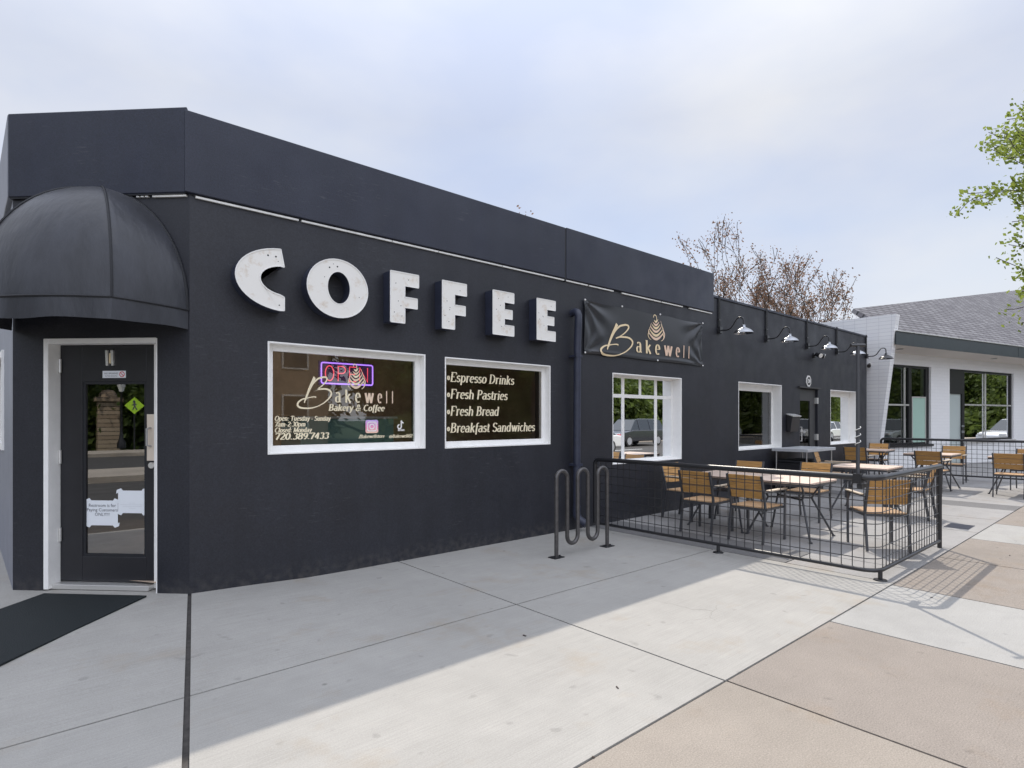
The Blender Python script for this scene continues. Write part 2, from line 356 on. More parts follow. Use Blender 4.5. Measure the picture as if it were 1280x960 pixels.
# ------------------------------------------------------------------ stroke lettering
def A(cx, cy, rx, ry, a0, a1, n=12):
    return [(cx+rx*math.cos(math.radians(a0+(a1-a0)*i/n)), cy+ry*math.sin(math.radians(a0+(a1-a0)*i/n))) for i in range(n+1)]
XH = .68
S = lambda x, y, w=.09: [(x-w, y), (x+w, y)]          # small serif
G = {
 'E': (.66, [[(.15,0),(.15,1)],[(.03,.975),(.58,.975),(.58,.80)],[(.15,.52),(.44,.52)],[(.03,.025),(.60,.025),(.60,.22)]]),
 'F': (.62, [[(.15,0),(.15,1)],[(.03,.975),(.57,.975),(.57,.78)],[(.15,.50),(.44,.50)],S(.15,.02)]),
 'P': (.64, [[(.15,0),(.15,1)],A(.28,.73,.25,.245,90,-90),[(.03,.975),(.28,.975)],[(.15,.485),(.28,.485)],S(.15,.02)]),
 'D': (.76, [[(.15,0),(.15,1)],A(.28,.5,.36,.475,90,-90),[(.03,.975),(.28,.975)],[(.03,.025),(.28,.025)]]),
 'B': (.68, [[(.15,0),(.15,1)],A(.30,.745,.20,.23,90,-90),A(.32,.27,.24,.245,90,-90),[(.03,.975),(.30,.975)],[(.15,.515),(.32,.515)],[(.03,.025),(.32,.025)]]),
 'S': (.60, [A(.30,.75,.20,.225,20,270)+A(.30,.265,.22,.24,90,-160)]),
 'C': (.68, [A(.38,.5,.30,.475,50,310,18)]),
 'O': (.78, [A(.39,.5,.32,.475,0,360,22)]),
 'T': (.66, [[(.33,0),(.33,1)],[(.05,.80),(.05,.975),(.61,.975),(.61,.80)],S(.33,.02)]),
 'M': (.92, [[(.13,0),(.13,1)],[(.13,1),(.45,.1)],[(.45,.1),(.77,1)],[(.77,0),(.77,1)],S(.13,.02),S(.77,.02)]),
 'N': (.78, [[(.13,0),(.13,1)],[(.13,1),(.63,0)],[(.63,0),(.63,1)],S(.13,.02),S(.63,.98)]),
 'R': (.68, [[(.15,0),(.15,1)],A(.28,.74,.24,.235,90,-90),[(.03,.975),(.28,.975)],[(.15,.5),(.28,.5)],[(.30,.5),(.60,0)],S(.15,.02)]),
 'a': (.54, [[(.40,.08),(.40,XH-.2)]+A(.25,XH-.2,.15,.18,0,150,8),A(.24,.20,.17,.185,60,390,16),[(.40,.08),(.47,.02),(.52,.06)]]),
 'b': (.58, [[(.13,0),(.13,1)],A(.30,.34,.20,.32,150,-150,16),S(.08,.98,.06)]),
 'c': (.48, [A(.27,.34,.19,.32,50,310,16)]),
 'd': (.60, [[(.44,0),(.44,1)],A(.27,.34,.19,.32,30,330,16),S(.38,.98,.07),S(.49,.02,.05)]),
 'e': (.52, [[(.09,.36),(.44,.36)]+A(.265,.36,.175,.30,0,180,10)+A(.27,.34,.19,.32,180,310,10)]),
 'f': (.38, [[(.17,-.26),(.17,.8)]+A(.30,.8,.13,.18,180,60,6),[(.03,XH-.03),(.34,XH-.03)]]),
 'h': (.60, [[(.13,0),(.13,1)],A(.295,.44,.165,.22,170,0,8)+[(.46,.0)],S(.13,.02),S(.46,.02),S(.08,.98,.06)]),
 'i': (.30, [[(.15,0),(.15,XH)],[(.15,.86),(.15,.95)],S(.15,.02),S(.10,XH-.02,.06)]),
 'k': (.58, [[(.13,0),(.13,1)],[(.13,.28),(.44,XH-.02)],[(.26,.40),(.48,0)],S(.13,.02),S(.49,.02,.06),S(.45,XH-.02,.08),S(.08,.98,.06)]),
 'l': (.30, [[(.15,0),(.15,1)],S(.15,.02),S(.10,.98,.06)]),
 'm': (.88, [[(.13,0),(.13,XH)],A(.28,.46,.15,.2,170,0,8)+[(.43,0)],A(.58,.46,.15,.2,170,0,8)+[(.73,0)],S(.13,.02),S(.43,.02),S(.73,.02)]),
 'n': (.60, [[(.13,0),(.13,XH)],A(.295,.44,.165,.22,170,0,8)+[(.46,.0)],S(.13,.02),S(.46,.02),S(.08,XH-.02,.06)]),
 'o': (.56, [A(.28,.34,.20,.32,0,360,18)]),
 'p': (.60, [[(.13,-.3),(.13,XH)],A(.30,.34,.20,.32,150,-150,16),S(.13,-.28),S(.08,XH-.02,.06)]),
 'r': (.42, [[(.13,0),(.13,XH)],A(.29,.46,.16,.2,175,50,6),S(.13,.02),S(.08,XH-.02,.06)]),
 's': (.44, [A(.22,.50,.13,.155,20,270,10)+A(.22,.185,.145,.165,90,-160,10)]),
 't': (.36, [[(.16,.88),(.16,.12)]+A(.27,.13,.11,.11,180,320,5),[(.02,XH-.03),(.33,XH-.03)]]),
 'u': (.60, [[(.13,XH),(.13,.22)]+A(.28,.22,.15,.2,180,350,8),[(.44,0),(.44,XH)],S(.49,.02,.05),S(.08,XH-.02,.06)]),
 'w': (.80, [[(.08,XH),(.25,0)],[(.25,0),(.40,XH)],[(.40,XH),(.56,0)],[(.56,0),(.72,XH)],S(.08,XH-.02,.08),S(.72,XH-.02,.08)]),
 'y': (.54, [[(.08,XH),(.27,.04)],[(.46,XH),(.24,-.1),(.16,-.26),(.05,-.27)],S(.08,XH-.02,.07),S(.46,XH-.02,.07)]),
 '&': (.80, [[(.68,.05),(.25,.66)]+A(.33,.80,.13,.17,200,-20,8)+[(.44,.70),(.2,.42)]+A(.30,.25,.2,.235,130,300,8)+[(.55,.22),(.66,.46)]]),
 '.': (.26, [[(.12,.02),(.12,.12)]]),
 ':': (.28, [[(.13,.05),(.13,.15)],[(.13,.5),(.13,.6)]]),
 '-': (.36, [[(.05,.34),(.30,.34)]]),
 ' ': (.30, []),
 '/': (.40, [[(.03,-.1),(.36,1)]]),
 '@': (.92, [A(.46,.36,.15,.19,0,360,14),[(.61,.5),(.61,.22)]+A(.70,.22,.08,.08,180,300,4)+A(.46,.36,.38,.44,-5,300,20)]),
 '!': (.26, [[(.13,.3),(.13,1)],[(.13,.02),(.13,.12)]]),
 '0': (.58, [A(.29,.5,.21,.475,0,360,18)]),
 '2': (.56, [A(.27,.72,.19,.25,160,-10,8)+[(.40,.52),(.08,.05)],[(.06,.04),(.50,.04),(.50,.16)]]),
 '3': (.56, [A(.26,.75,.18,.225,150,-90,9)+A(.26,.27,.21,.25,90,-150,9)]),
 '4': (.58, [[(.38,0),(.38,.98)],[(.38,.98),(.05,.28)],[(.05,.28),(.53,.28)]]),
 '7': (.54, [[(.06,.82),(.06,.97),(.48,.97)],[(.48,.97),(.20,0)]]),
 '8': (.58, [A(.29,.75,.17,.22,0,360,14),A(.29,.265,.21,.24,0,360,14)]),
 '9': (.56, [A(.28,.70,.19,.265,0,360,14),[(.47,.70),(.44,.35),(.30,.06),(.15,.03)]]),
}
def stroke(mb, pts, tx, ty, fn, d=.0012, mi=0, eps=0, taper=None):
    """sweep a flat nib (tx wide, ty high) along pts -> thin solid strip; fn(u,v,w) to world"""
    n = len(pts); Lf = []; Rt = []
    for i, (x, y) in enumerate(pts):
        a = pts[max(0, i-1)]; c = pts[min(n-1, i+1)]
        dx, dy = c[0]-a[0], c[1]-a[1]
        l = math.hypot(dx, dy) or 1e-6; nx, ny = -dy/l, dx/l
        if n > 3 and abs(pts[0][0]-pts[-1][0])+abs(pts[0][1]-pts[-1][1]) < 1e-6 and i in (0, n-1):
            a = pts[-2]; c = pts[1]; dx, dy = c[0]-a[0], c[1]-a[1]; l = math.hypot(dx, dy); nx, ny = -dy/l, dx/l
        h = .5*math.sqrt((tx*nx)**2+(ty*ny)**2)
        if taper: h *= taper(i/(n-1))
        Lf.append((x+nx*h, y+ny*h)); Rt.append((x-nx*h, y-ny*h))
    for i in range(n-1):
        q = [Lf[i], Lf[i+1], Rt[i+1], Rt[i]]
        mb.poly([fn(u, v, d+eps) for u, v in q], mi)
def text(mb, s, fn, x, y, width, cap, tx=.15, ty=.07, shear=0., mi=0, track=0., layer=[0]):
    """s fitted between x and x+width on baseline y, capital height cap"""
    tot = sum(G[c][0]+track for c in s)-track; sx = width/tot; cur = 0
    for c in s:
        adv, strokes = G[c]
        for pts in strokes:
            layer[0] = (layer[0]+1) % 9
            P = [(x+(cur+px)*sx+shear*py*cap, y+py*cap) for px, py in pts]
            stroke(mb, P, tx*sx*1.0, ty*cap, fn, mi=mi, eps=layer[0]*.00012)
        cur += adv+track
def smooth(pts, n=6):
    out = []
    for i in range(len(pts)-1):
        p0 = pts[max(0,i-1)]; p1 = pts[i]; p2 = pts[i+1]; p3 = pts[min(len(pts)-1,i+2)]
        for k in range(n):
            t = k/n
            out.append(tuple(.5*((2*p1[j])+(-p0[j]+p2[j])*t+(2*p0[j]-5*p1[j]+4*p2[j]-p3[j])*t*t+(-p0[j]+3*p1[j]-3*p2[j]+p3[j])*t**3) for j in (0,1)))
    return out+[pts[-1]]
# script B, cup swirl and spaced letters; local metres, origin at B's left / letters' baseline
def bakery_mark(mb, sw_, le, fn0, su, sv):
    fn = lambda u, v, w: fn0(u*su, v*sv, w)
    B = [(.183,.03),(.21,.09),(.27,.19),(.343,.283),(.44,.355),(.527,.382),(.60,.394),(.65,.388),(.665,.359),(.63,.315),(.546,.254),(.45,.205),(.353,.168),(.44,.195),(.527,.203),(.63,.207),(.706,.194),(.755,.165),(.766,.137),(.75,.10),(.706,.057),(.60,-.01),(.468,-.061),(.35,-.09),(.239,-.101),(.13,-.10),(.054,-.091),(.012,-.07),(0,-.047),(.01,-.02),(.036,.003),(.10,.035),(.183,.051),(.29,.07),(.372,.079),(.414,.072)]
    stroke(mb, smooth(B, 4), .030, .022, fn, mi=0, taper=lambda t: .6+.7*abs(math.sin(3.2*PI*t)))
    stroke(mb, smooth([(.381,.384),(.277,.228),(.192,.076),(.146,-.018)], 5), .058, .03, fn, mi=0, eps=.0004, taper=lambda t: 1.15-.75*t)
    # swirl
    stroke(sw_, smooth([(1.30,.588),(1.31,.62),(1.337,.633),(1.37,.62),(1.386,.59),(1.386,.545)], 4), .016, .014, fn, mi=0)
    cx = 1.37
    for k, (y, hw, dip, th) in enumerate([(.515,.055,.03,.030),(.480,.085,.045,.030),(.440,.110,.055,.032),(.395,.135,.065,.032),(.345,.160,.075,.034),(.300,.190,.085,.036)]):
        pts = [(cx-hw+2*hw*i/12, y+.035-dip*math.sin(PI*i/12)*1.15+.02*(i/12)) for i in range(13)]
        if k >= 3:
            pts = [(cx-hw*.88, y+.10), (cx-hw*1.05, y+.065)] + pts + [(cx+hw*1.10, y+.10), (cx+hw*.95, y+.16)]
        stroke(sw_, smooth(pts, 3), th*.8, th*1.05, fn, mi=(0 if k % 2 == 0 else 1), eps=.00015*k, taper=lambda t: .25+.85*math.sin(PI*min(1, max(0, t))))
    for s_, x0 in ((-1, 1.19), (1, 1.55)):
        stroke(sw_, smooth([(x0-s_*.0,.36),(x0+s_*.03,.30),(x0+s_*.0,.25),(x0-s_*.05,.225)], 4), .02, .02, fn, mi=0, eps=.001, taper=lambda t: 1.1-.8*t)
    stroke(sw_, smooth([(1.555,.41),(1.60,.35),(1.585,.28),(1.53,.23)], 4), .03, .02, fn, mi=1, eps=.0012, taper=lambda t: 1.1-.8*t)
    cap = .208
    for ch, x0, x1, mi in (('a',.855,1.0,0),('k',1.09,1.25,0),('e',1.345,1.485,0),('w',1.585,1.825,1),('e',1.92,2.045,1),('l',2.13,2.20,1),('l',2.29,2.36,1)):
        text(le, ch, fn, x0 if ch != 'l' else x0+.012, 0, x1-x0-(.024 if ch == 'l' else 0), cap if ch in 'kl' else cap*1.15, .17 if ch != 'l' else .17, .045, 0, mi)

# ------------------------------------------------------------------ setting: ground, paving, street
D = 5.563                      # the long wall's plane
gr = MB(); gr.poly([(-400,-400,-.22),(600,-400,-.22),(600,600,-.22),(-400,600,-.22)])
gr.build('ground', M['grass'], kind='structure')
SLM = ['c_pale','c_grey','c_tan','c_tan2','c_patio','c_agg']
def slab(mb, q, mi, gap=.0075, step=.5):
    """q: four corners (x,y) ccw; surface follows gz; with short side faces"""
    c = [Vector(p).to_2d() for p in q]
    c = [c[i]+((c[(i+1)%4]-c[i]).normalized()+(c[(i-1)%4]-c[i]).normalized())*gap for i in range(4)]
    nu = max(1, int(max((c[1]-c[0]).length, (c[2]-c[3]).length)/step)); nv = max(1, int(max((c[3]-c[0]).length, (c[2]-c[1]).length)/step))
    b = len(mb.v)
    P = lambda i, j: (c[0]*(1-i/nu)+c[1]*(i/nu))*(1-j/nv)+(c[3]*(1-i/nu)+c[2]*(i/nu))*(j/nv)
    for j in range(nv+1):
        for i in range(nu+1):
            p = P(i, j); mb.v.append((p.x, p.y, gz(p.x, p.y)))
    for j in range(nv):
        for i in range(nu):
            k = b+j*(nu+1)+i; mb.f.append([k, k+1, k+nu+2, k+nu+1]); mb.m.append(mi)
    for a_, z_ in ((0,1),(1,2),(2,3),(3,0)):
        p, q_ = c[a_], c[z_]; n = nu if a_ in (0,2) else nv
        for i in range(n):
            s = p.lerp(q_, i/n); e = p.lerp(q_, (i+1)/n)
            mb.poly([(s.x,s.y,gz(s.x,s.y)),(e.x,e.y,gz(e.x,e.y)),(e.x,e.y,gz(e.x,e.y)-.03),(s.x,s.y,gz(s.x,s.y)-.03)], mi)
cr = lambda y: 1.177-.2177*(D-y)
sw = MB()
Y0, Y1, Y2 = 1.76, 3.63, 5.60
slab(sw, [(-2.4,Y1),(cr(Y1)-.008,Y1),(3.45,16),(-2.4,16)], 0)
slab(sw, [(-2.4,Y0),(cr(Y0)-.008,Y0),(cr(Y1)-.008,Y1),(-2.4,Y1)], 0)
slab(sw, [(cr(Y1)+.008,Y1),(3.205,Y1),(3.205,Y2),(cr(Y2)+.008,Y2)], 0)
slab(sw, [(cr(Y0)+.008,Y0),(3.205,Y0),(3.205,Y1),(cr(Y1)+.008,Y1)], 0)
slab(sw, [(3.205,Y1),(6.31,Y1),(6.31,Y2),(3.205,Y2)], 0)
slab(sw, [(3.205,Y0),(6.31,Y0),(6.31,Y1),(3.205,Y1)], 0)
xs = [-2.4,-1.45,.10,1.65,3.21,4.75,6.22,7.82,9.28,10.8,12.35,13.9,15.45,17,18.6,20.2,21.8,23.4,25,28,32]
cm = [3,1,3,3,2,1,2,2,1,2,2,1,2,1,2,2,1,2,2,1]
for i in range(len(xs)-1): slab(sw, [(xs[i],-1.55),(xs[i+1],-1.55),(xs[i+1],Y0),(xs[i],Y0)], cm[i], .008)
sw.build('sidewalk', [M[k] for k in SLM], kind='structure')
pt = MB()
slab(pt, [(6.31,2.78),(6.98,2.78),(6.98,Y2),(6.31,Y2)], 5)
slab(pt, [(6.31,Y0),(6.98,Y0),(6.98,2.78),(6.31,2.78)], 4)
px = [6.98,8.4,9.8,11.15,12.45]; 
for i in range(4):
    slab(pt, [(px[i],Y0),(px[i+1],Y0),(px[i+1],Y1),(px[i],Y1)], 4); slab(pt, [(px[i],Y1),(px[i+1],Y1),(px[i+1],Y2),(px[i],Y2)], 4)
slab(pt, [(12.45,Y0),(13.1,Y0),(13.1,Y2),(12.45,Y2)], 5)
px = [13.1,14.5,15.9,17.35,18.9,20.5,22.1,23.7,25.3,27,29,32]
for i in range(len(px)-1):
    slab(pt, [(px[i],Y0),(px[i+1],Y0),(px[i+1],Y1),(px[i],Y1)], 4); slab(pt, [(px[i],Y1),(px[i+1],Y1),(px[i+1],6.2),(px[i],6.2)], 4)
pt.build('patio_paving', [M[k] for k in SLM], kind='structure')
jb = MB()
slab(jb, [(-2.4,-1.55),(32,-1.55),(32,16),(-2.4,16)], 0, 0)
jb.xf(lambda x,y,z: (x,y,z-.012)); jb.build('joint_bed', M['joint'], kind='structure')
st = MB()
st.poly([(-24,-14,-.13),(120,-14,-.13),(120,-1.75,-.13),(-24,-1.75,-.13)]); st.poly([(-24,-1.75,-.13),(-2.6,-1.75,-.13),(-2.6,60,-.13),(-24,60,-.13)])
st.poly([(-24,-60,-.13),(-8,-60,-.13),(-8,-14,-.13),(-24,-14,-.13)])
st.build('street', M['asphalt'], kind='structure')
kb = MB(); kb.box(-2.4,60,-1.75,-1.552,-.3,0); kb.box(-2.6,-2.402,-1.75,60,-.3,0)
kb.box(-30,120,-16.5,-14,-.3,.02); kb.box(-27,-24,-14,60,-.3,.02); kb.box(-14.5,-11.5,-.5,9,-.3,.03)
kb.build('kerb', M['roadtan'], kind='structure')
lm = MB(); lm.box(-6.5,-6.35,-1,40,-.127,-.123)
for i in range(12): lm.box(6+i*6,8.5+i*6,-8.1,-7.95,-.127,-.123)
lm.build('road_marking', M['linep'], kind='structure')

# ------------------------------------------------------------------ bakery building
bld = thing('bakery_building', 'single storey black stucco corner bakery with white framed windows and tall parapet', 'building', (1.177, D, 0))
def world(o, parent):       # keep geometry written in world coordinates under a placed parent
    o.parent = parent; o.matrix_parent_inverse = Matrix.Translation(-Vector(parent.location)) if parent.rotation_euler.z == 0 else parent_inv(parent)
    return o
def parent_inv(p):
    return (Matrix.Translation(p.location) @ Matrix.Rotation(p.rotation_euler.z, 4, 'Z')).inverted()
def wallgrid(mb, x0, x1, z0, z1, th, ops, fn, mi=0):
    """wall slab with openings; local u along, w depth inward, v up"""
    us = sorted({x0, x1, *[o[0] for o in ops], *[o[1] for o in ops]}); vs = sorted({z0, z1, *[o[2] for o in ops], *[o[3] for o in ops]})
    hole = lambda u, v: any(o[0] < u < o[1] and o[2] < v < o[3] for o in ops)
    for i in range(len(us)-1):
        for j in range(len(vs)-1):
            u0, u1, v0, v1 = us[i], us[i+1], vs[j], vs[j+1]
            if hole((u0+u1)/2, (v0+v1)/2): continue
            mb.poly([fn(u0,0,v0),fn(u1,0,v0),fn(u1,0,v1),fn(u0,0,v1)], mi); mb.poly([fn(u0,th,v0),fn(u1,th,v0),fn(u1,th,v1),fn(u0,th,v1)], mi)
    for o in ops:
        a, b, c, d = o
        mb.poly([fn(a,0,c),fn(a,th,c),fn(a,th,d),fn(a,0,d)], mi); mb.poly([fn(b,0,c),fn(b,th,c),fn(b,th,d),fn(b,0,d)], mi)
        mb.poly([fn(a,0,c),fn(b,0,c),fn(b,th,c),fn(a,th,c)], mi); mb.poly([fn(a,0,d),fn(b,0,d),fn(b,th,d),fn(a,th,d)], mi)
    mb.poly([fn(x0,0,z1),fn(x1,0,z1),fn(x1,th,z1),fn(x0,th,z1)], mi)
    mb.poly([fn(x0,0,z0),fn(x0,th,z0),fn(x0,th,z1),fn(x0,0,z1)], mi); mb.poly([fn(x1,0,z0),fn(x1,th,z0),fn(x1,th,z1),fn(x1,0,z1)], mi)
XE = 17.58
WIN = dict(w1=(1.826,3.547,1.215,2.273), w2=(3.81,5.524,1.205,2.265), w3=(6.83,8.668,.862,2.24), w4=(10.61,12.458,.935,2.265), w5=(15.097,16.90,.912,2.257))
DOOR2 = (13.37, 14.34, .05, 2.23)
fl = lambda u, w, v: (u, D+w, v)
wl = MB(); wallgrid(wl, 1.177, XE, -.2, 3.76, .3, list(WIN.values())+[DOOR2], fl)
s2 = math.sqrt(.5)
def ch(a, off, z):             # chamfer: a from the corner leftwards, off outwards
    return (1.177-a*s2-off*s2, D+a*s2-off*s2, z)
CL = 1.615
DO = (.294, 1.324, .02, 2.245)
wallgrid(wl, 0, CL, -.2, 3.6, .3, [DO], lambda u, w, v: ch(u, -w, v))
lx, ly = ch(CL, 0, 0)[:2]
def lf(u, w, v):               # left side wall
    return (lx-.045*u+w, ly+u, v)
world(wl.build('wall', M['black']), bld)
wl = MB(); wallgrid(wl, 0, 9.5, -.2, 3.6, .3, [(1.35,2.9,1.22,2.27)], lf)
world(wl.build('side_wall', M['sidesheen']), bld)
# rear, right, roof and rooms
rs = MB(); rs.box(XE-.3, XE, D+.302, 16, -.2, 3.7); rs.box(.2, XE, 15.9, 16.2, -.2, 3.5); 
rs.poly([(1.3,D+.05,3.3),(XE-.02,D+.05,3.3),(XE-.02,16,3.3),(-.2,16,3.3),(.15,6.8,3.3)]); 
world(rs.build('rear_shell', M['black']), bld)
rm = MB()
rm.box(1.5, XE-.35, 9.6, 9.7, .1, 3.2); rm.box(9.75, 9.85, D+.35, 9.6, .1, 3.2)
rm.poly([(1.0,5.8,.12),(XE-.3,D+.31,.12),(XE-.3,15.8,.12),(-.1,15.8,.12),(.3,6.9,.12)])
rm.poly([(1.0,5.9,3.18),(XE-.3,D+.31,3.18),(XE-.3,15.8,3.18),(-.1,15.8,3.18),(.3,7.0,3.18)])
world(rm.build('room_lining', M['dark']), bld)

# parapet panels, seam and pale flashing strip
pp = MB(); pp.box(1.135, 5.775, D-.035, D+.25, 3.478, 4.175); 
world(pp.build('parapet_panel', M['panel'], bevel=.008), bld)
pp = MB(); pp.box(5.80, 9.655, D-.035, D+.25, 3.478, 4.182)
world(pp.build('parapet_panel', M['panel'], bevel=.008), bld)
pp = MB(); a0 = -.035*math.tan(PI/8)
pp.hexa([ch(.0,.035,3.478),ch(CL+.012,.035,3.478),ch(CL+.012,-.25,3.478),ch(.12,-.25,3.478)],[ch(.0,.035,4.205),ch(CL+.012,.035,4.205),ch(CL+.012,-.25,4.205),ch(.12,-.25,4.205)])
world(pp.build('parapet_panel', M['panel'], bevel=.008), bld)
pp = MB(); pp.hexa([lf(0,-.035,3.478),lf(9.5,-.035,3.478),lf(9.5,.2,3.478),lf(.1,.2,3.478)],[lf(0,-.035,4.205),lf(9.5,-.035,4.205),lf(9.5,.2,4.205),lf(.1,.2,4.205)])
world(pp.build('parapet_panel', M['sidesheen'], bevel=.008), bld)
sm = MB(); sm.box(5.772,5.803,D-.028,D+.2,3.44,4.17); sm.box(1.2,9.66,D-.012,D+.1,3.466,3.482)
sm.beam(ch(.02,.012,3.474), ch(CL,.012,3.474), .03, .016)
world(sm.build('parapet_seam', M['seam']), bld)
fs = MB(); x = 1.22
while x < 9.6:
    l = R.uniform(.5, 1.7); e = min(9.62, x+l)
    fs.box(x, e, D-.020, D+.02, 3.448, 3.465); x = e+R.choice([.01,.03,.10,.2])
fs.hexa([ch(.02,.02,3.450),ch(.32,.02,3.450),ch(.32,-.02,3.450),ch(.02,-.02,3.450)],[ch(.02,.02,3.465),ch(.32,.02,3.465),ch(.32,-.02,3.465),ch(.02,-.02,3.465)])
for a in (.36,.40,.44): fs.hexa([ch(a,.02,3.452),ch(a+.025,.02,3.452),ch(a+.025,-.02,3.452),ch(a,-.02,3.452)],[ch(a,.02,3.463),ch(a+.025,.02,3.463),ch(a+.025,-.02,3.463),ch(a,-.02,3.463)])
world(fs.build('flashing', M['flash']), bld)
cp = MB(); cp.box(9.66, XE+.02, D-.02, D+.33, 3.755, 3.80)
world(cp.build('coping', M['panel'], bevel=.006), bld)

def window(name, r, w, d, head=0, bars=(), label=None, mglass='glass', sill=0, pane_off=.012):
    x0, x1, z0, z1 = r; m = MB(); y0 = D-.004; y1 = D+d
    t = .016
    for (a,b,c,e) in ((x0,x0+t,z0,z1),(x1-t,x1,z0,z1),(x0+t,x1-t,z1-t,z1),(x0+t,x1-t,z0,z0+t)): m.box(a,b,y0,y1,c,e)
    hz = z1-w-head; y2 = y1+.05; y1b = y1-.002
    for (a,b,c,e) in ((x0+.002,x0+w,z0+.002,z1-.002),(x1-w,x1-.002,z0+.002,z1-.002),(x0+w,x1-w,hz,z1-.002),(x0+w,x1-w,z0+.002,z0+w)): m.box(a,b,y1b,y2,c,e)
    for (a,b,c,e) in bars: m.box(a,b,y1b+.004,y2-.004,c,e)
    fr = world(m.build(name, M['whitewarm'], bevel=.003), bld)
    if label: fr['label'] = label
    p = MB(); p.poly([(x0+w,y1+pane_off,z0+w),(x1-w,y1+pane_off,z0+w),(x1-w,y1+pane_off,hz),(x0+w,y1+pane_off,hz)])
    pn = world(p.build('pane', M[mglass]), fr); pn.matrix_parent_inverse = (fr.matrix_parent_inverse).inverted() @ Matrix.Translation(-Vector(bld.location)) if False else pn.matrix_parent_inverse
    return fr
# sub-parts share world coordinates: parent transform chain resolves to identity for parts, so no inverse is needed there
def sub(o, part):
    o.parent = part; o.matrix_parent_inverse = Matrix.Identity(4); return o
_w = world
def world(o, parent):
    if parent.type == 'EMPTY': return _w(o, parent)
    return sub(o, parent)
w1 = window('display_window', WIN['w1'], .077, .09, mglass='glassf', label='white framed window lettered with opening hours')
w2 = window('display_window', WIN['w2'], .077, .09, mglass='glassf', label='white framed window listing drinks and pastries')
z0, z1 = WIN['w3'][2:]
w3 = window('window', WIN['w3'], .05, .17, bars=((7.275,7.335,z0+.05,z1-.05),(8.146,8.206,z0+.05,z1-.05),(7.725,7.77,1.93,z1-.05),(6.88,7.275,1.88,1.935),(7.335,8.146,1.88,1.935),(8.206,8.618,1.88,1.935)), label='white window with small panes above')
w4 = window('window', WIN['w4'], .06, .19, head=.09)
w5 = window('window', WIN['w5'], .06, .19, head=.09)
cu = MB(); cu.box(8.36,8.62,D+.26,D+.28,.9,2.2); world(cu.build('blind', M['curtain']), w3)
cu = MB(); cu.box(12.12,12.40,D+.27,D+.285,1.0,2.15); world(cu.build('blind', M['curtain']), w4)
# left side window (only its edge shows)
m = MB()
for (a,b,c,e) in ((1.35,1.42,1.22,2.27),(2.83,2.9,1.22,2.27),(1.42,2.83,2.2,2.27),(1.42,2.83,1.22,1.29)):
    m.hexa([lf(a,-.02,c),lf(b,-.02,c),lf(b,.12,c),lf(a,.12,c)],[lf(a,-.02,e),lf(b,-.02,e),lf(b,.12,e),lf(a,.12,e)])
wL = world(m.build('window', M['whitewarm']), bld)
p = MB(); p.poly([lf(1.42,.06,1.29),lf(2.83,.06,1.29),lf(2.83,.06,2.2),lf(1.42,.06,2.2)]); world(p.build('pane', M['glass']), wL)

# vinyl on the two shop windows (stuck on the panes)
YV = D+.09+.010
vw = lambda u, v, w: (u, YV-w, v)
t = [MB(), MB(), MB()]; bakery_mark(*t, lambda u, v, w: (2.143+u, YV-w, 1.7185+v), .449, .64)
for t_, nm in zip(t, ('script_initial','cup_swirl','lettering')): world(t_.build(nm, [M['cream'], M['cream2']]), w1)
t = MB(); text(t, 'Bakery & Coffee', vw, 2.455, 1.632, .632, .066, .19, .10, .18)
world(t.build('lettering', M['cream']), w1)
lines_ = []
t = MB(); lines_.append(t); text(t, 'Open: Tuesday - Sunday', vw, 1.922, 1.531, .555, .046, .20, .11, .2)
t = MB(); lines_.append(t); text(t, '7am-2:30pm', vw, 1.922, 1.475, .298, .046, .20, .11, .2)
t = MB(); lines_.append(t); text(t, 'Closed: Monday', vw, 1.922, 1.418, .36, .046, .20, .11, .2)
t = MB(); lines_.append(t); text(t, '720.389.7433', vw, 1.922, 1.349, .535, .062, .21, .10, .2)
t = MB(); lines_.append(t); text(t, '/Bakewellstore', vw, 2.788, 1.345, .30, .036, .17, .09, .15)
t = MB(); lines_.append(t); text(t, '@Bakewell82', vw, 3.145, 1.341, .292, .036, .17, .09, .15)
for t in lines_: world(t.build('lettering', M['cream']), w1)
# camera icon: rounded square in a pink to violet to yellow blend
def icon_mat():
    m = mat('pink_icon_blend', (.8,.3,.5), .5); nt = m.node_tree; N = nt.nodes
    tc = N.new('ShaderNodeTexCoord'); sp = N.new('ShaderNodeSeparateXYZ'); nt.links.new(tc.outputs['Generated'], sp.inputs[0])
    r = N.new('ShaderNodeValToRGB'); r.color_ramp.elements[0].color = (.9,.62,.45,1); r.color_ramp.elements[1].color = (.55,.42,.85,1)
    e = r.color_ramp.elements.new(.45); e.color = (.85,.30,.50,1)
    nt.links.new(sp.outputs[2], r.inputs[0]); nt.links.new(r.outputs[0], N['Principled BSDF'].inputs['Base Color']); return m
def rrect(cx, cy, hx, hy, r, n=5):
    o = []
    for sx, sy, a in ((1,1,0),(-1,1,90),(-1,-1,180),(1,-1,270)):
        o += A(cx+sx*(hx-r), cy+sy*(hy-r), r, r, a, a+90, n)
    return o
t = MB(); ic = rrect(2.94,1.467,.074,.070,.02); t.prism(ic, .001, lambda u,v,w: (u,YV-w,v))
ico = world(t.build('app_icon', icon_mat()), w1)
t = MB(); q = rrect(2.94,1.467,.050,.047,.016); q.append(q[0]); stroke(t, q, .011, .011, vw, d=.002); q = A(2.94,1.467,.026,.025,0,360,18); stroke(t, q, .011, .011, vw, d=.002)
q = A(2.972,1.497,.003,.003,0,360,8); stroke(t, q, .007, .007, vw, d=.002)
world(t.build('icon_outline', M['vinylwhite']), w1)
t = MB()
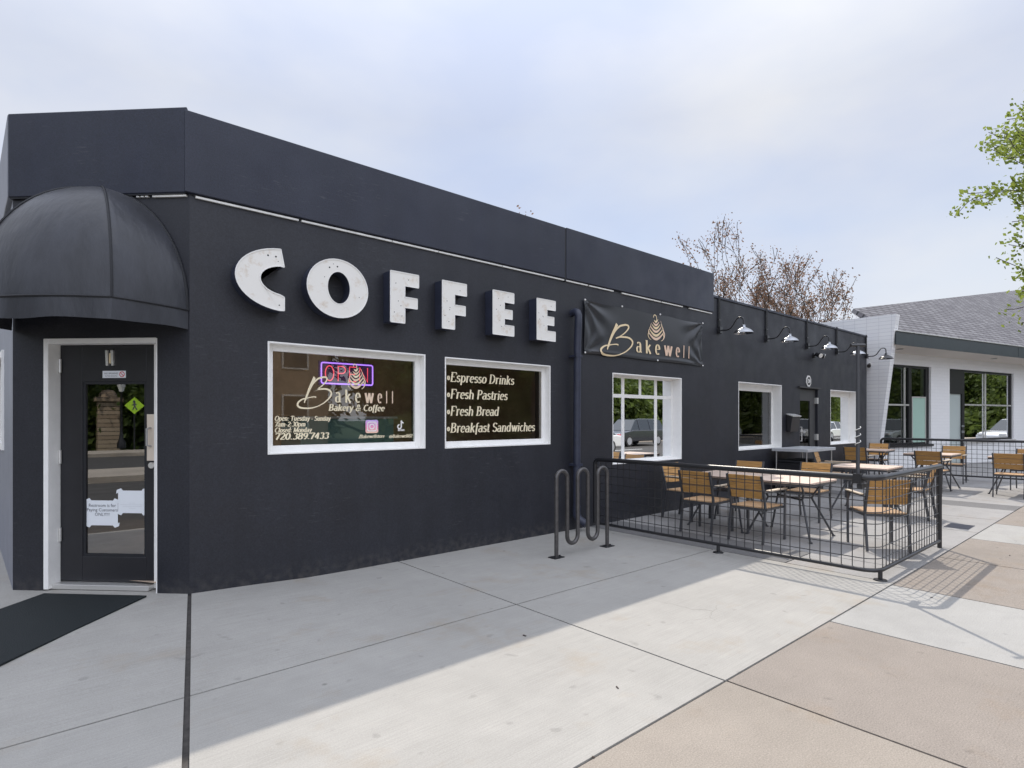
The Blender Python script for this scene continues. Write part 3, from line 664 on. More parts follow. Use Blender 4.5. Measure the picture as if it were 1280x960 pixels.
# short-video note icon
nx = 3.29; stroke(t, [(nx+.006,1.53),(nx+.006,1.462)]+A(nx-.016,1.462,.022,.022,0,-270,12), .015, .013, vw, d=.002)
stroke(t, [(nx+.006,1.53),(nx+.016,1.512),(nx+.034,1.500)], .014, .014, vw, d=.0022)
world(t.build('app_icon', M['vinylwhite']), w1)
t = MB()
for k in range(5): stroke(t, [(nx-.034+k*.017,1.424),(nx-.024+k*.017,1.424)], .01, .02, vw, d=.002)
world(t.build('icon_caption', M['vinylwhite']), w1)
t = MB()
for s_, xx, zz, ww in (('Espresso Drinks',3.951,1.990,1.005),('Fresh Pastries',3.951,1.790,.893),('Fresh Bread',3.951,1.588,.75),('Breakfast Sandwiches',3.951,1.386,1.375)):
    t = MB(); text(t, s_, vw, xx, zz, ww, .113, .165, .075, .16)
    stroke(t, A(3.930,zz+.042,.011,.013,0,360,12), .024, .03, vw, d=.001)
    world(t.build('lettering', M['cream']), w2)

# dark side door with a narrow pane
m = MB(); x0,x1,z0,z1 = DOOR2; yd = D+.05
def ringbox(m, X0,X1,Z0,Z1,gx0,gx1,gz0,gz1,ya,yb):
    for (a,b,c,e) in ((X0,gx0,Z0,Z1),(gx1,X1,Z0,Z1),(gx0,gx1,gz1,Z1),(gx0,gx1,Z0,gz0)): m.box(a,b,ya,yb,c,e)
ringbox(m, x0+.004,x1-.004,z0,z1-.004, 13.46,14.03,.84,1.96, yd, yd+.05)
d2 = world(m.build('door', M['gdoor'], bevel=.004), bld); d2['label'] = 'charcoal side door with one tall narrow pane'
p = MB(); p.poly([(13.46,yd+.02,.84),(14.03,yd+.02,.84),(14.03,yd+.02,1.96),(13.46,yd+.02,1.96)]); world(p.build('pane', M['glass']), d2)
h = MB(); h.box(13.395,13.445,yd-.02,yd+.002,.98,1.42); h.tube([(13.42,yd-.02,1.36),(13.42,yd-.07,1.36),(13.42,yd-.07,1.05),(13.42,yd-.02,1.05)], .012, 8); world(h.build('handle', M['alu']), d2)
for z_ in (1.90,1.05): h = MB(); h.box(14.27,14.36,D-.012,D+.06,z_,z_+.14); world(h.build('hinge', M['alu']), d2)
h = MB(); h.box(13.25,14.42,D-.05,D-.002,2.245,2.275); world(h.build('door_canopy', M['gdoor']), bld)

# corner door
def cbox(m, a0, a1, o0, o1, z0, z1, mi=0):
    m.hexa([ch(a0,o0,z0),ch(a1,o0,z0),ch(a1,o1,z0),ch(a0,o1,z0)],[ch(a0,o0,z1),ch(a1,o0,z1),ch(a1,o1,z1),ch(a0,o1,z1)], mi)
m = MB()      # white frame: jambs + head
cbox(m, .290,.300,.004,-.10,.04,2.245); cbox(m, 1.283,1.328,.004,-.13,.06,2.249); cbox(m, .300,1.283,.004,-.12,2.205,2.249)
cbox(m, .300,.392,-.10,-.16,.06,2.205)
world(m.build('door_frame', M['whitewarm'], bevel=.004), bld)
m = MB(); dz0, dz1 = .105, 2.203
GA0, GA1, GZ0, GZ1 = .475, 1.073, .325, 1.882
for (a,b,c,e) in ((.396,GA0,dz0,dz1),(GA1,1.281,dz0,dz1),(GA0,GA1,GZ1,dz1),(GA0,GA1,dz0,GZ0)): cbox(m, a,b,-.12,-.165,c,e)
cd = world(m.build('door', M['door'], bevel=.004), bld); cd['label'] = 'black glazed corner door under the awning'
m = MB()
for (a,b,c,e) in ((GA0,GA0+.025,GZ0,GZ1),(GA1-.025,GA1,GZ0,GZ1),(GA0+.025,GA1-.025,GZ1-.025,GZ1),(GA0+.025,GA1-.025,GZ0,GZ0+.025)): cbox(m, a,b,-.128,-.15,c,e)
world(m.build('glazing_bead', M['seam']), cd)
p = MB(); p.poly([ch(GA0,-.140,GZ0),ch(GA1,-.140,GZ0),ch(GA1,-.140,GZ1),ch(GA0,-.140,GZ1)]); world(p.build('pane', M['glassd']), cd)
h = MB(); cbox(h, .398,.466,-.112,-.119,1.18,1.59)
pt_ = lambda a, o, z: ch(a, o, z)
world(h.build('push_plate', M['brass'], bevel=.002), cd)
h = MB(); h.tube([ch(.43,-.112,1.47),ch(.43,-.06,1.46),ch(.43,-.06,1.32),ch(.43,-.112,1.31)], .010, 8); world(h.build('handle', M['gmetal'], smooth=True), cd)
h = MB(); h.tube([ch(.415,-.118,1.14),ch(.415,-.095,1.14)], .027, 16); world(h.build('lock', M['alu'], smooth=True), cd)
for z in (1.96,1.15,.46): h = MB(); h.tube([ch(1.272,-.108,z),ch(1.272,-.108,z+.12)], .011, 8); world(h.build('hinge', M['alu']), cd)
h = MB(); cbox(h, .39,1.285,-.03,-.17,.055,.098); world(h.build('threshold', M['alu'], bevel=.004), bld)
# bracket above the door glass
br = MB(); 
for a in (.838,.788): br.hexa([ch(a,-.118,2.02),ch(a-.022,-.118,2.02),ch(a-.022,-.10,2.02),ch(a,-.10,2.02)],[ch(a+.006,-.118,2.155),ch(a-.016,-.118,2.155),ch(a-.016,-.10,2.155),ch(a+.006,-.10,2.155)])
br.hexa([ch(.812,-.119,2.04),ch(.79,-.119,2.04),ch(.79,-.106,2.04),ch(.812,-.106,2.04)],[ch(.812,-.119,2.13),ch(.79,-.119,2.13),ch(.79,-.106,2.13),ch(.812,-.106,2.13)], 1)
world(br.build('door_bracket', [M['alu'], M['gold']]), cd)

def place_text(mb_list, s, fn, x, y, size, m, name, parent, shear=0):
    """built-in sans font, converted to a mesh once"""
    cu = bpy.data.curves.new('t', 'FONT'); cu.body = s; cu.size = size; cu.align_x = 'CENTER'; cu.shear = shear; cu.resolution_u = 2
    o = bpy.data.objects.new('t', cu); col.objects.link(o)
    dg = bpy.context.evaluated_depsgraph_get(); me = bpy.data.meshes.new_from_object(o.evaluated_get(dg))
    bpy.data.objects.remove(o)
    b = len(mb_list.v)
    for v in me.vertices: mb_list.v.append(tuple(fn(x+v.co.x, y+v.co.y, .0006)))
    for p in me.polygons: mb_list.f.append([b+i for i in p.vertices]); mb_list.m.append(m)
    bpy.data.meshes.remove(me)
# sticker and two taped sheets on the door
cf = lambda off: (lambda u, v, w: ch(-u, off+w, v))
def sheet(name, label, cat, a0, a1, z0, z1, off, tape=True, rot=0):
    t = thing(name, label, cat, ch((a0+a1)/2, off, z0))
    inv = Matrix.Translation(-Vector(t.location))
    m = MB(); cbox(m, a0,a1,off,off+.0006,z0,z1)
    o = m.build('sheet', M['paper']); o.parent = t; o.matrix_parent_inverse = inv
    if tape:
        for a in (a0,a1):
            for z in (z0,z1):
                m = MB()
                sa = 1 if a == a1 else -1; sz = 1 if z == z1 else -1
                m.poly([ch(a+sa*.018-0,off+.0012,z-sz*.028),ch(a+sa*.012,off+.0012,z+sz*.005),ch(a-sa*.028,off+.0012,z+sz*.02),ch(a-sa*.045,off+.0012,z-sz*.0)])
                o = m.build('tape', M['paper']); o.parent = t; o.matrix_parent_inverse = inv
    return t, inv
t, inv = sheet('paper_notice', 'white sheet taped low on the door glass, restroom notice in bold print', 'notice', .755,1.048,.600,.822,-.1385)
m = MB(); f = cf(-.137); place_text(m, 'Restroom is for', f, -.90, .765, .040, 0, 'x', None); place_text(m, 'Paying Customers', f, -.90, .725, .040, 0, 'x', None); place_text(m, 'ONLY!!!', f, -.90, .685, .040, 0, 'x', None)
o = m.build('print', M['ink']); o.parent = t; o.matrix_parent_inverse = inv
t, inv = sheet('paper_notice', 'nearly blank white sheet taped higher on the right of the door glass', 'notice', .488,.752,.712,.912,-.1385)
m = MB(); f = cf(-.137)
for z, w in ((.80,.03),(.785,.11),(.77,.09),(.755,.03)): m.poly([f(-.62-w,z,.0004),f(-.62+w,z,.0004),f(-.62+w,z+.0022,.0004),f(-.62-w,z+.0022,.0004)])
o = m.build('print', mat('faint_print', (.62,.64,.68), .7)); o.parent = t; o.matrix_parent_inverse = inv
t, inv = sheet('door_sticker', 'small white and red no smoking sticker above the corner door glass', 'sticker', .665,.882,1.912,1.975,-.119, False)
m = MB(); f = cf(-.1175); place_text(m, 'NO SMOKING', f, -.80, 1.945, .020, 0, 'x', None); place_text(m, 'IN THIS BUILDING', f, -.80, 1.924, .014, 0, 'x', None)
q = A(-.700,1.944,.022,.022,0,360,18); stroke(m, q, .006, .006, f, d=.0004, mi=1); stroke(m, [(-.715,1.959),(-.685,1.929)], .006, .006, f, d=.0006, mi=1)
o = m.build('print', [M['ink'], M['red']]); o.parent = t; o.matrix_parent_inverse = inv

# ------------------------------------------------------------------ awning
aw = thing('dome_awning', 'rounded black canvas dome awning over the corner door', 'awning', ch(.81,0,2.3))
inv = parent_inv(aw)
HW, OUT, HT, RZ = .80, .80, 1.05, 2.48
def dome(th, ph):
    """th around the rim 0..180, ph 0 rim .. 90 apex; slight sag between ribs"""
    fl_ = 1-.030*abs(math.sin(math.radians(th*2-90)))*0 - .035*(math.sin(math.radians(((th % 45)/45)*180)))*0
    seg = (th-45) % 90; sag = 1-.05*math.sin(PI*seg/90)*math.cos(math.radians(ph))*0
    r = math.cos(math.radians(ph))
    a = .81-HW*r*math.cos(math.radians(th)); o = OUT*r*math.sin(math.radians(th))
    return ch(a, o+.004, RZ+HT*math.sin(math.radians(ph)))
def facet(th, k=.62):
    """blend between circle and chord of the ribbed frame"""
    lo = 0 if th < 45 else 45 if th < 135 else 135; hi = 45 if th < 45 else 135 if th < 135 else 180
    return lo, hi, (th-lo)/(hi-lo), k
m = MB(); NT, NP = 36, 16; b = 0
def dpt(th, ph):
    p = Vector(dome(th, ph)); lo, hi, t_, k = facet(th); c = Vector(dome(lo, ph)).lerp(Vector(dome(hi, ph)), t_)
    return tuple(p.lerp(c, k))
for j in range(NP+1):
    for i in range(NT+1): m.v.append(dpt(180*i/NT, 90*j/NP))
for j in range(NP):
    for i in range(NT): m.f.append([j*(NT+1)+i, j*(NT+1)+i+1, (j+1)*(NT+1)+i+1, (j+1)*(NT+1)+i]); m.m.append(0)
o = m.build('canopy', M['awning'], smooth=True); o.parent = aw; o.matrix_parent_inverse = inv
m = MB()
for i in range(NT+1):
    p = Vector(dpt(180*i/NT, 0)); drop = .165
    n = Vector((-s2,-s2,0))*.012*math.sin(i*.9)
    m.v.append((p.x,p.y,p.z+.004)); m.v.append((p.x+n.x,p.y+n.y,p.z-drop+.006*math.sin(i*.55)))
for i in range(NT): m.f.append([2*i,2*i+1,2*i+3,2*i+2]); m.m.append(0)
o = m.build('valance', M['awning'], smooth=True); o.parent = aw; o.matrix_parent_inverse = inv
for th in (45, 135):
    m = MB(); m.tube([Vector(dpt(th, 88*k/14))+Vector((-s2,-s2,.3))*.002 for k in range(15)], .011, 6)
    o = m.build('rib', M['seam'], aw, smooth=True); o.matrix_parent_inverse = inv
m = MB(); m.tube([Vector(dpt(180*i/24, 0)) for i in range(25)], .011, 6); m.tube([Vector(ch(.81-HW*math.cos(PI*i/24), .012, RZ+HT*math.sin(PI*i/24))) for i in range(25)], .012, 6)
o = m.build('hem', M['seam'], aw, smooth=True); o.matrix_parent_inverse = inv

# ------------------------------------------------------------------ COFFEE letters
def letter(name_lab, outline, holes, cx, rects=None):
    t = thing('sign_letter', name_lab, 'sign letter', (cx, D, 2.56), 0, 'raised letters spelling COFFEE')
    inv = Matrix.Translation(-Vector(t.location))
    # deep dark return (ring) and pale face
    me_parts = []
    fnb = lambda u, v, w: (u, D-w, v)
    r = MB(); f_ = MB()
    if holes:
        n = len(outline); H = holes
        for k in range(n):
            j = (k+1) % n
            r.poly([fnb(*outline[k],0.003),fnb(*outline[j],.003),fnb(*outline[j],.15),fnb(*outline[k],.15)])
            r.poly([fnb(*H[k],.003),fnb(*H[j],.003),fnb(*H[j],.15),fnb(*H[k],.15)])
            f_.poly([fnb(*outline[k],.1505),fnb(*outline[j],.1505),fnb(*H[j],.1505),fnb(*H[k],.1505)])
        for k in range(n):
            j = (k+1) % n; r.poly([fnb(*outline[k],.003),fnb(*outline[j],.003),fnb(*H[j],.003),fnb(*H[k],.003)])
    elif rects:
        for a, b_, c, e in rects:
            r.box(a, b_, D-.150, D-.003, c, e); f_.poly([fnb(a,c,.1508),fnb(b_,c,.1508),fnb(b_,e,.1508),fnb(a,e,.1508)])
    else:
        r.prism(outline, .147, lambda u, v, w: (u, D-.003-w, v))
        bm = bmesh.new(); vs = [bm.verts.new((u, D-.1505, v)) for u, v in outline]; bm.faces.new(vs)
        bmesh.ops.triangulate(bm, faces=bm.faces[:]); bm.verts.index_update()
        f_.v = [tuple(v.co) for v in bm.verts]; f_.f = [[v.index for v in fc.verts] for fc in bm.faces]; f_.m = [0]*len(f_.f); bm.free()
    o = r.build('return', M['navy']); o.parent = t; o.matrix_parent_inverse = inv
    o = f_.build('face', M['letter']); o.parent = t; o.matrix_parent_inverse = inv
    # raised rim and bolt holes on the face
    rim = MB(); q = outline+[outline[0]]
    for k in range(len(q)-1): rim.beam((q[k][0],D-.152,q[k][1]), (q[k+1][0],D-.152,q[k+1][1]), .008, .009)
    if holes:
        q = holes+[holes[0]]
        for k in range(len(q)-1): rim.beam((q[k][0],D-.152,q[k][1]), (q[k+1][0],D-.152,q[k+1][1]), .006, .006)
    o = rim.build('rim', M['vinylwhite']); o.parent = t; o.matrix_parent_inverse = inv
    return t, inv
def holes_on(t, inv, pts):
    m = MB()
    for x, z, r in pts: m.tube([(x,D-.1515,z),(x,D-.149,z)], r, 10)
    o = m.build('bolt_hole', M['hole']); o.parent = t; o.matrix_parent_inverse = inv
def C_outline():
    out = A(1.935,2.823,.432,.283,97,263,22); inn = A(1.935,2.818,.225,.135,258,102,14)
    return out+[(1.925,2.545),(1.925,2.668)][::1]+inn+[(1.925,2.945),(1.893,3.105)]
t, inv = letter('raised letter C, open curved shape, leftmost of the white letters on the black wall', C_outline(), None, 1.72)
holes_on(t, inv, [(1.78,3.03,.008),(1.85,3.03,.008),(1.72,2.80,.004),(1.88,2.59,.006),(1.87,2.99,.004)])
t, inv = letter('raised letter O, round ring beside the letter C on the black wall', A(2.45,2.827,.312,.284,0,360,40)[:-1], A(2.455,2.835,.117,.158,0,360,40)[:-1], 2.45)
holes_on(t, inv, [(2.36,3.02,.008),(2.44,3.04,.008),(2.31,2.92,.004),(2.67,2.77,.004),(2.40,3.06,.004)])
def F_rects(x, w): return [(x,x+.5*w,2.566,3.102),(x+.5*w,x+.95*w,2.735,2.845),(x+.5*w,x+w,2.965,3.102)]
def E_rects(x, w): return [(x,x+.54*w,2.570,3.100),(x+.54*w,x+w,2.570,2.695),(x+.54*w,x+.92*w,2.775,2.885),(x+.54*w,x+w,2.975,3.100)]
def F_out(x, w): return [(x,2.566),(x+.50*w,2.566),(x+.50*w,2.735),(x+.95*w,2.735),(x+.95*w,2.845),(x+.50*w,2.845),(x+.50*w,2.965),(x+w,2.965),(x+w,3.102),(x,3.102)]
def E_out(x, w): return [(x,2.570),(x+w,2.570),(x+w,2.695),(x+.54*w,2.695),(x+.54*w,2.775),(x+.92*w,2.775),(x+.92*w,2.885),(x+.54*w,2.885),(x+.54*w,2.975),(x+w,2.975),(x+w,3.100),(x,3.100)]
for x, w, fn, lab in ((3.022,.342,F_out,'raised letter F, first of the two Fs, next to the round O'),(3.672,.336,F_out,'raised letter F, second of the two Fs, just before an E'),
                      (4.402,.335,E_out,'raised letter E, first of the two Es, next to an F'),(5.130,.335,E_out,'raised letter E, last white letter, beside the downspout')):
    t, inv = letter(lab, fn(x, w), None, x+.17, (F_rects if fn is F_out else E_rects)(x, w))
    holes_on(t, inv, [(x+R.uniform(.03,.14),R.uniform(2.62,3.06),.005) for _ in range(5)]+[(x+R.uniform(.2,.3),R.uniform(3.0,3.06),.005)])

# ------------------------------------------------------------------ banner
bn = thing('vinyl_banner', 'black vinyl banner with gold cup swirl logo tied to the wall', 'banner', (7.73, D, 2.48))
inv = parent_inv(bn)
bx0, bx1, bz0, bz1 = 6.175, 9.295, 2.480, 3.244
def bdep(u, v):
    """folds fan out from the tied corners, slack along the bottom hem"""
    d_ = .022
    for cx_, cz_, s in ((bx0,bz1,1),(bx1,bz1,1.2),(bx1,bz0,.6),(bx0,bz0,.5)):
        dx, dz = u-cx_, v-cz_; r = math.hypot(dx, dz); a = math.atan2(dz, dx)
        d_ += .016*s*math.sin(a*11+cx_)*math.exp(-((r-.25)/.33)**2)*min(1, r/.08)
    d_ += .006*math.sin(u*3.1+.5)*math.sin((v-bz0)*5)
    d_ += .012*math.exp(-((v-bz0-.035)/.022)**2)*(.6+.4*math.sin(u*2.3))
    return d_
m = MB(); NX, NZ = 110, 40
edge = lambda t: .018*math.sin(PI*((t*3) % 1))
for j in range(NZ+1):
    for i in range(NX+1):
        u = bx0+(bx1-bx0)*i/NX; v = bz0+(bz1-bz0)*j/NZ
        v2 = v-(edge(i/NX) if j == NZ else edge(i/NX)*(j/NZ)**3)+(edge((i/NX)*.67)*.5*(1-j/NZ)**3)
        m.v.append((u, D-bdep(u, v), v2))
for j in range(NZ):
    for i in range(NX): m.f.append([j*(NX+1)+i, j*(NX+1)+i+1, (j+1)*(NX+1)+i+1, (j+1)*(NX+1)+i]); m.m.append(0)
o = m.build('cloth', M['banner'], smooth=True); o.parent = bn; o.matrix_parent_inverse = inv
m = [MB(), MB(), MB()]; bakery_mark(*m, lambda u, v, w: (6.52+u, D-bdep(6.52+u, 2.587+v)-.006-w, 2.587+v), 1, 1)
for m_, nm in zip(m, ('script_initial','cup_swirl','lettering')): o = m_.build(nm, [M['gold'], M['pinkgold']]); o.parent = bn; o.matrix_parent_inverse = inv
for (u, v) in ((bx0+.01,bz1-.005),(7.02,bz1+.005),(8.0,bz1+.0),(bx1-.012,bz1-.005),(bx0+.01,bz0+.01),(7.93,bz0+.012),(bx1-.012,bz0+.01)):
    m = MB(); m.lathe([(0,.014),(.010,.012),(.014,.006),(.014,0)], n=12); m.xf(lambda x,y,z,u=u,v=v: (u+x, D-.03-z, v+y))
    o = m.build('grommet', M['vinylwhite'], smooth=True); o.parent = bn; o.matrix_parent_inverse = inv

# ------------------------------------------------------------------ OPEN neon sign inside the first window
on = thing('neon_open_sign', 'lit red and violet neon open sign hanging inside the lettered window', 'neon sign', (2.69, D+.24, 1.92))
inv = parent_inv(on); YO = D+.235; k_ = (YO)/5.653
oX = lambda x: x*k_; oZ = lambda z: 1.55+(z-1.55)*k_
x0, x1, z0, z1 = oX(2.383), oX(2.948), oZ(1.908), oZ(2.118)
m = MB(); m.box(x0-.02,x1+.02,YO+.03,YO+.045,z0-.02,z1+.02); o = m.build('backing', M['signback'], on); o.matrix_parent_inverse = inv
m = MB(); q = rrect((x0+x1)/2,(z0+z1)/2,(x1-x0)/2,(z1-z0)/2,.02); q.append(q[0]); m.tube([(u,YO+.01,v) for u, v in q], .0075, 8, cap=False); o = m.build('border_tube', M['neonvio'], on, smooth=True); o.matrix_parent_inverse = inv
m = MB(); lw = (x1-x0-.07)/4; zb, zt = z0+.03, z1-.03; X = x0+.035
def nt_(pts): m.tube([(u,YO+.01,v) for u, v in pts], .0055, 8)
nt_(A(X+lw*.42,(zb+zt)/2,lw*.36,(zt-zb)/2,0,360,20)); X += lw
nt_([(X+.02,zb),(X+.02,zt)]+A(X+lw*.5,zt-.037,lw*.3,.037,90,-90,8)+[(X+.02,zt-.074)]); X += lw
nt_([(X+lw*.75,zt),(X+.02,zt),(X+.02,zb),(X+lw*.75,zb)]); nt_([(X+.02,(zb+zt)/2),(X+lw*.65,(zb+zt)/2)]); X += lw
nt_([(X+.01,zb),(X+.01,zt),(X+lw*.8,zb),(X+lw*.8,zt)])
o = m.build('letter_tube', M['neonred'], on, smooth=True); o.matrix_parent_inverse = inv
m = MB(); m.tube([(oX(2.5),YO+.03,z1+.02),(oX(2.5),YO+.03,3.17)], .003, 5); m.tube([(oX(2.85),YO+.03,z1+.02),(oX(2.85),YO+.03,3.17)], .003, 5); o = m.build('hanging_wire', M['seam'], on); o.matrix_parent_inverse = inv
cl = thing('room_fill_light', 'unseen strip light added to brighten the room behind the lettered window', 'fill light', (3.2, 7.6, 3.1))  # added fill lamp, out of view, lifts the dark room behind the windows
m = MB(); m.box(-.9,.9,-.09,.09,0,.05); m.build('fill_housing', M['vinylwhite'], cl)
m = MB(); m.box(-.88,.88,-.075,.075,-.012,-.002); m.build('fill_panel', mat('fill_glow', (.9,.85,.75), .5, emis=(1,.82,.6), estr=9), cl)
# display case inside
dc = thing('display_case', 'glass fronted pastry display case dimly seen through the lettered window', 'display case', (3.4, 7.3, .12))
inv = parent_inv(dc)
m = MB(); m.box(2.75,4.1,7.2,7.9,.12,1.18); o = m.build('cabinet', M['casew'], dc); o.matrix_parent_inverse = inv
m = MB(); m.box(2.77,4.08,7.22,7.9,1.182,1.55); o = m.build('case_glass', M['case'], dc); o.matrix_parent_inverse = inv
m = MB(); m.box(2.72,4.12,7.18,7.92,1.552,1.58); m.box(2.74,4.1,7.19,7.2,1.18,1.21); o = m.build('trim', M['alu'], dc); o.matrix_parent_inverse = inv

# ------------------------------------------------------------------ wall fittings
dsp = thing('downspout', 'black round downspout with elbows on the black wall beside the banner', 'downspout', (5.95, D, 0))
inv = parent_inv(dsp)
m = MB(); m.tube([(5.95,D+.02,3.02),(5.95,D-.06,3.035),(5.95,D-.10,3.02),(5.95,D-.12,2.97),(5.95,D-.115,2.85),(5.95,D-.10,2.6),(5.95,D-.085,.32)], .052, 14)
o = m.build('pipe', M['navy'], dsp, smooth=True); o.matrix_parent_inverse = inv
m = MB(); m.tube([(5.95,D-.085,.34),(5.95,D-.085,.22),(5.97,D-.12,.15),(6.0,D-.22,.10)], .058, 14); o = m.build('kick_out', M['navy'], dsp, smooth=True); o.matrix_parent_inverse = inv
m = MB()
for z in (2.4,.9): m.box(5.885,6.015,D-.14,D-.005,z,z+.03)
o = m.build('strap', M['navy'], dsp); o.matrix_parent_inverse = inv

def lamp(x, z, label, shade_m, zt=3.80):
    t = thing('gooseneck_lamp', label, 'wall lamp', (x, D, z), 0, 'gooseneck barn lamps along the low wall')
    m = MB(); m.lathe([(.055,0),(.055,.02),(.035,.03),(.02,.05)], n=16); m.xf(lambda a,b,c: (a,-c,b)); m.box(-.045,.045,-.06,-.003,-.06,.06); m.build('junction_box', M['metal'], t)
    m = MB()
    for s in (-.016,.016): m.tube([(s,-.02,.05),(s,-.02,zt-z+.01)], .013, 8)
    m.box(-.035,.035,-.035,-.002,.18,.20); m.build('conduit', M['metal'], t, smooth=True)
    m = MB(); m.tube([(0,y,zz) for y, zz in smooth([(-.05,-.005),(-.17,-.01),(-.25,.02),(-.32,.11),(-.37,.175),(-.43,.185),(-.475,.155),(-.485,.08),(-.485,.03)], 5)], .0125, 10); m.build('arm', M['metal'], t, smooth=True)
    m = MB(); m.lathe([(.018,.05),(.028,.045),(.034,.005),(.045,-.005),(.09,-.025),(.135,-.052),(.160,-.082),(.168,-.100),(.172,-.102),(.168,-.106),(.155,-.086),(.12,-.055),(.05,-.022),(0,-.015)], (0,-.485,0), 28); m.build('lamp_shade', shade_m, t, smooth=True)
    m = MB(); m.lathe([(0,-.10),(.025,-.09),(.032,-.065),(.02,-.035),(.018,-.02)], (0,-.485,0), 14); m.build('bulb', M['vinylwhite'], t, smooth=True)
    return t
lamp(9.87,3.175,'polished gooseneck lamp at the end of the tall parapet, nearest the banner', M['chrome'])
lamp(11.73,3.19,'polished gooseneck lamp above the square white window, next beyond the one by the parapet', M['chrome'])
lamp(13.71,3.20,'polished gooseneck lamp over the small black security light and side door', M['chrome'])
lamp(15.45,3.20,'polished gooseneck lamp partly behind the tall thin pole', M['chrome'])
lamp(17.50,3.235,'dark gooseneck lamp at the building corner against white tile', M['metal'])
fl_ = thing('security_light', 'small black twin head security light below a gooseneck lamp', 'security light', (14.1, D, 3.02))
m = MB(); m.lathe([(.06,0),(.06,.03),(0,.035)], n=16); m.xf(lambda a,b,c: (a,-c,b)); m.build('base', M['metal'], fl_)
for s in (-1,1):
    m = MB(); m.tube([(s*.03,-.03,0),(s*.08,-.10,.01)], .015, 8); m.tube([(s*.06,-.09,.02),(s*.11,-.20,-.03)], [.045,.06], 14); m.build('lamp_head', M['metal'], fl_, smooth=True)
    m = MB(); m.tube([(s*.1105,-.201,-.031),(s*.114,-.208,-.034)], .05, 14); m.build('lens', M['vinylwhite'], fl_)
mb_ = thing('wall_mailbox', 'black wall mailbox with silver lid edge between window and side door', 'mailbox', (12.87, D, 1.27))
m = MB(); m.hexa([(-.2,-.09,0),(.2,-.09,0),(.2,-.003,0),(-.2,-.003,0)],[(-.2,-.14,.33),(.2,-.14,.33),(.2,-.003,.37),(-.2,-.003,.37)]); m.build('box', M['metal'], mb_, bevel=.006)
m = MB(); m.hexa([(-.21,-.155,.325),(.21,-.155,.325),(.21,-.003,.372),(-.21,-.003,.372)],[(-.21,-.155,.345),(.21,-.155,.345),(.21,-.003,.39),(-.21,-.003,.39)]); m.build('lid', M['alu'], mb_)
bg = thing('door_badge', 'white rounded eight sided number badge above the charcoal side door', 'badge sign', (13.81, D, 2.41))
oc = [(r_*math.cos(math.radians(22.5+45*k)), r_*math.sin(math.radians(22.5+45*k))) for k in range(8) for r_ in (.135,)]
m = MB(); m.prism(oc, .012, lambda u,v,w: (u,-.003-w,v)); m.build('plate', M['vinylwhite'], bg)
m = MB(); m.prism([(u*.74,v*.74) for u,v in oc], .003, lambda u,v,w: (u,-.0155-w,v)); m.build('inner_field', M['gdoor'], bg)
m = MB(); text(m, 'EBN', lambda u,v,w: (u,-.0195-w,v), -.072,-.036,.145,.075,.22,.2); m.build('lettering', M['vinylwhite'], bg)

# ------------------------------------------------------------------ mat, bike rack
mt = MB(); q = [(.235,6.345),(.885,5.695),(-.055,4.69),(-.72,5.33)]
mt.hexa([(x,y,gz(x,y)+.002) for x,y in q],[(x,y,gz(x,y)+.016) for x,y in q])
mto = mt.build('door_mat', M['rubber'], bevel=.005); tag(mto, 'black rubber door mat lying in front of the corner door', 'door mat')
bk = thing('bike_rack', 'dark steel wave bike rack with three loops bolted to the sidewalk', 'bike rack', (5.06, 4.56, 0))
m = MB(); pts = []; sp = .175; x0 = -.4375; r = sp/2
pts.append((x0,0,.0)); top = .875; bot = .215
pts.append((x0,0,top))
for k in range(5):
    cx_ = x0+sp*(k+.5); up = k % 2 == 0
    for i in range(1, 13):
        a = PI-PI*i/12 if up else PI+PI*i/12
        pts.append((cx_+r*math.cos(a), 0, (top if up else bot)+r*math.sin(a)))
    if up and k < 4: pts.append((cx_+r,0,bot))
    if not up: pts.append((cx_+r,0,top))
pts.append((x0+5*sp,0,0))
m.tube(pts, .0235, 14); m.build('tube', M['rackm'], bk, smooth=True)
for s in (-1,1):
    m = MB(); m.box(s*.4375-.075,s*.4375+.075,-.055,.055,.0,.010)
    for dx in (-.055,.055): m.tube([(s*.4375+dx,0,.01),(s*.4375+dx,0,.022)], .009, 8)
    m.build('base_plate', M['metal'], bk)

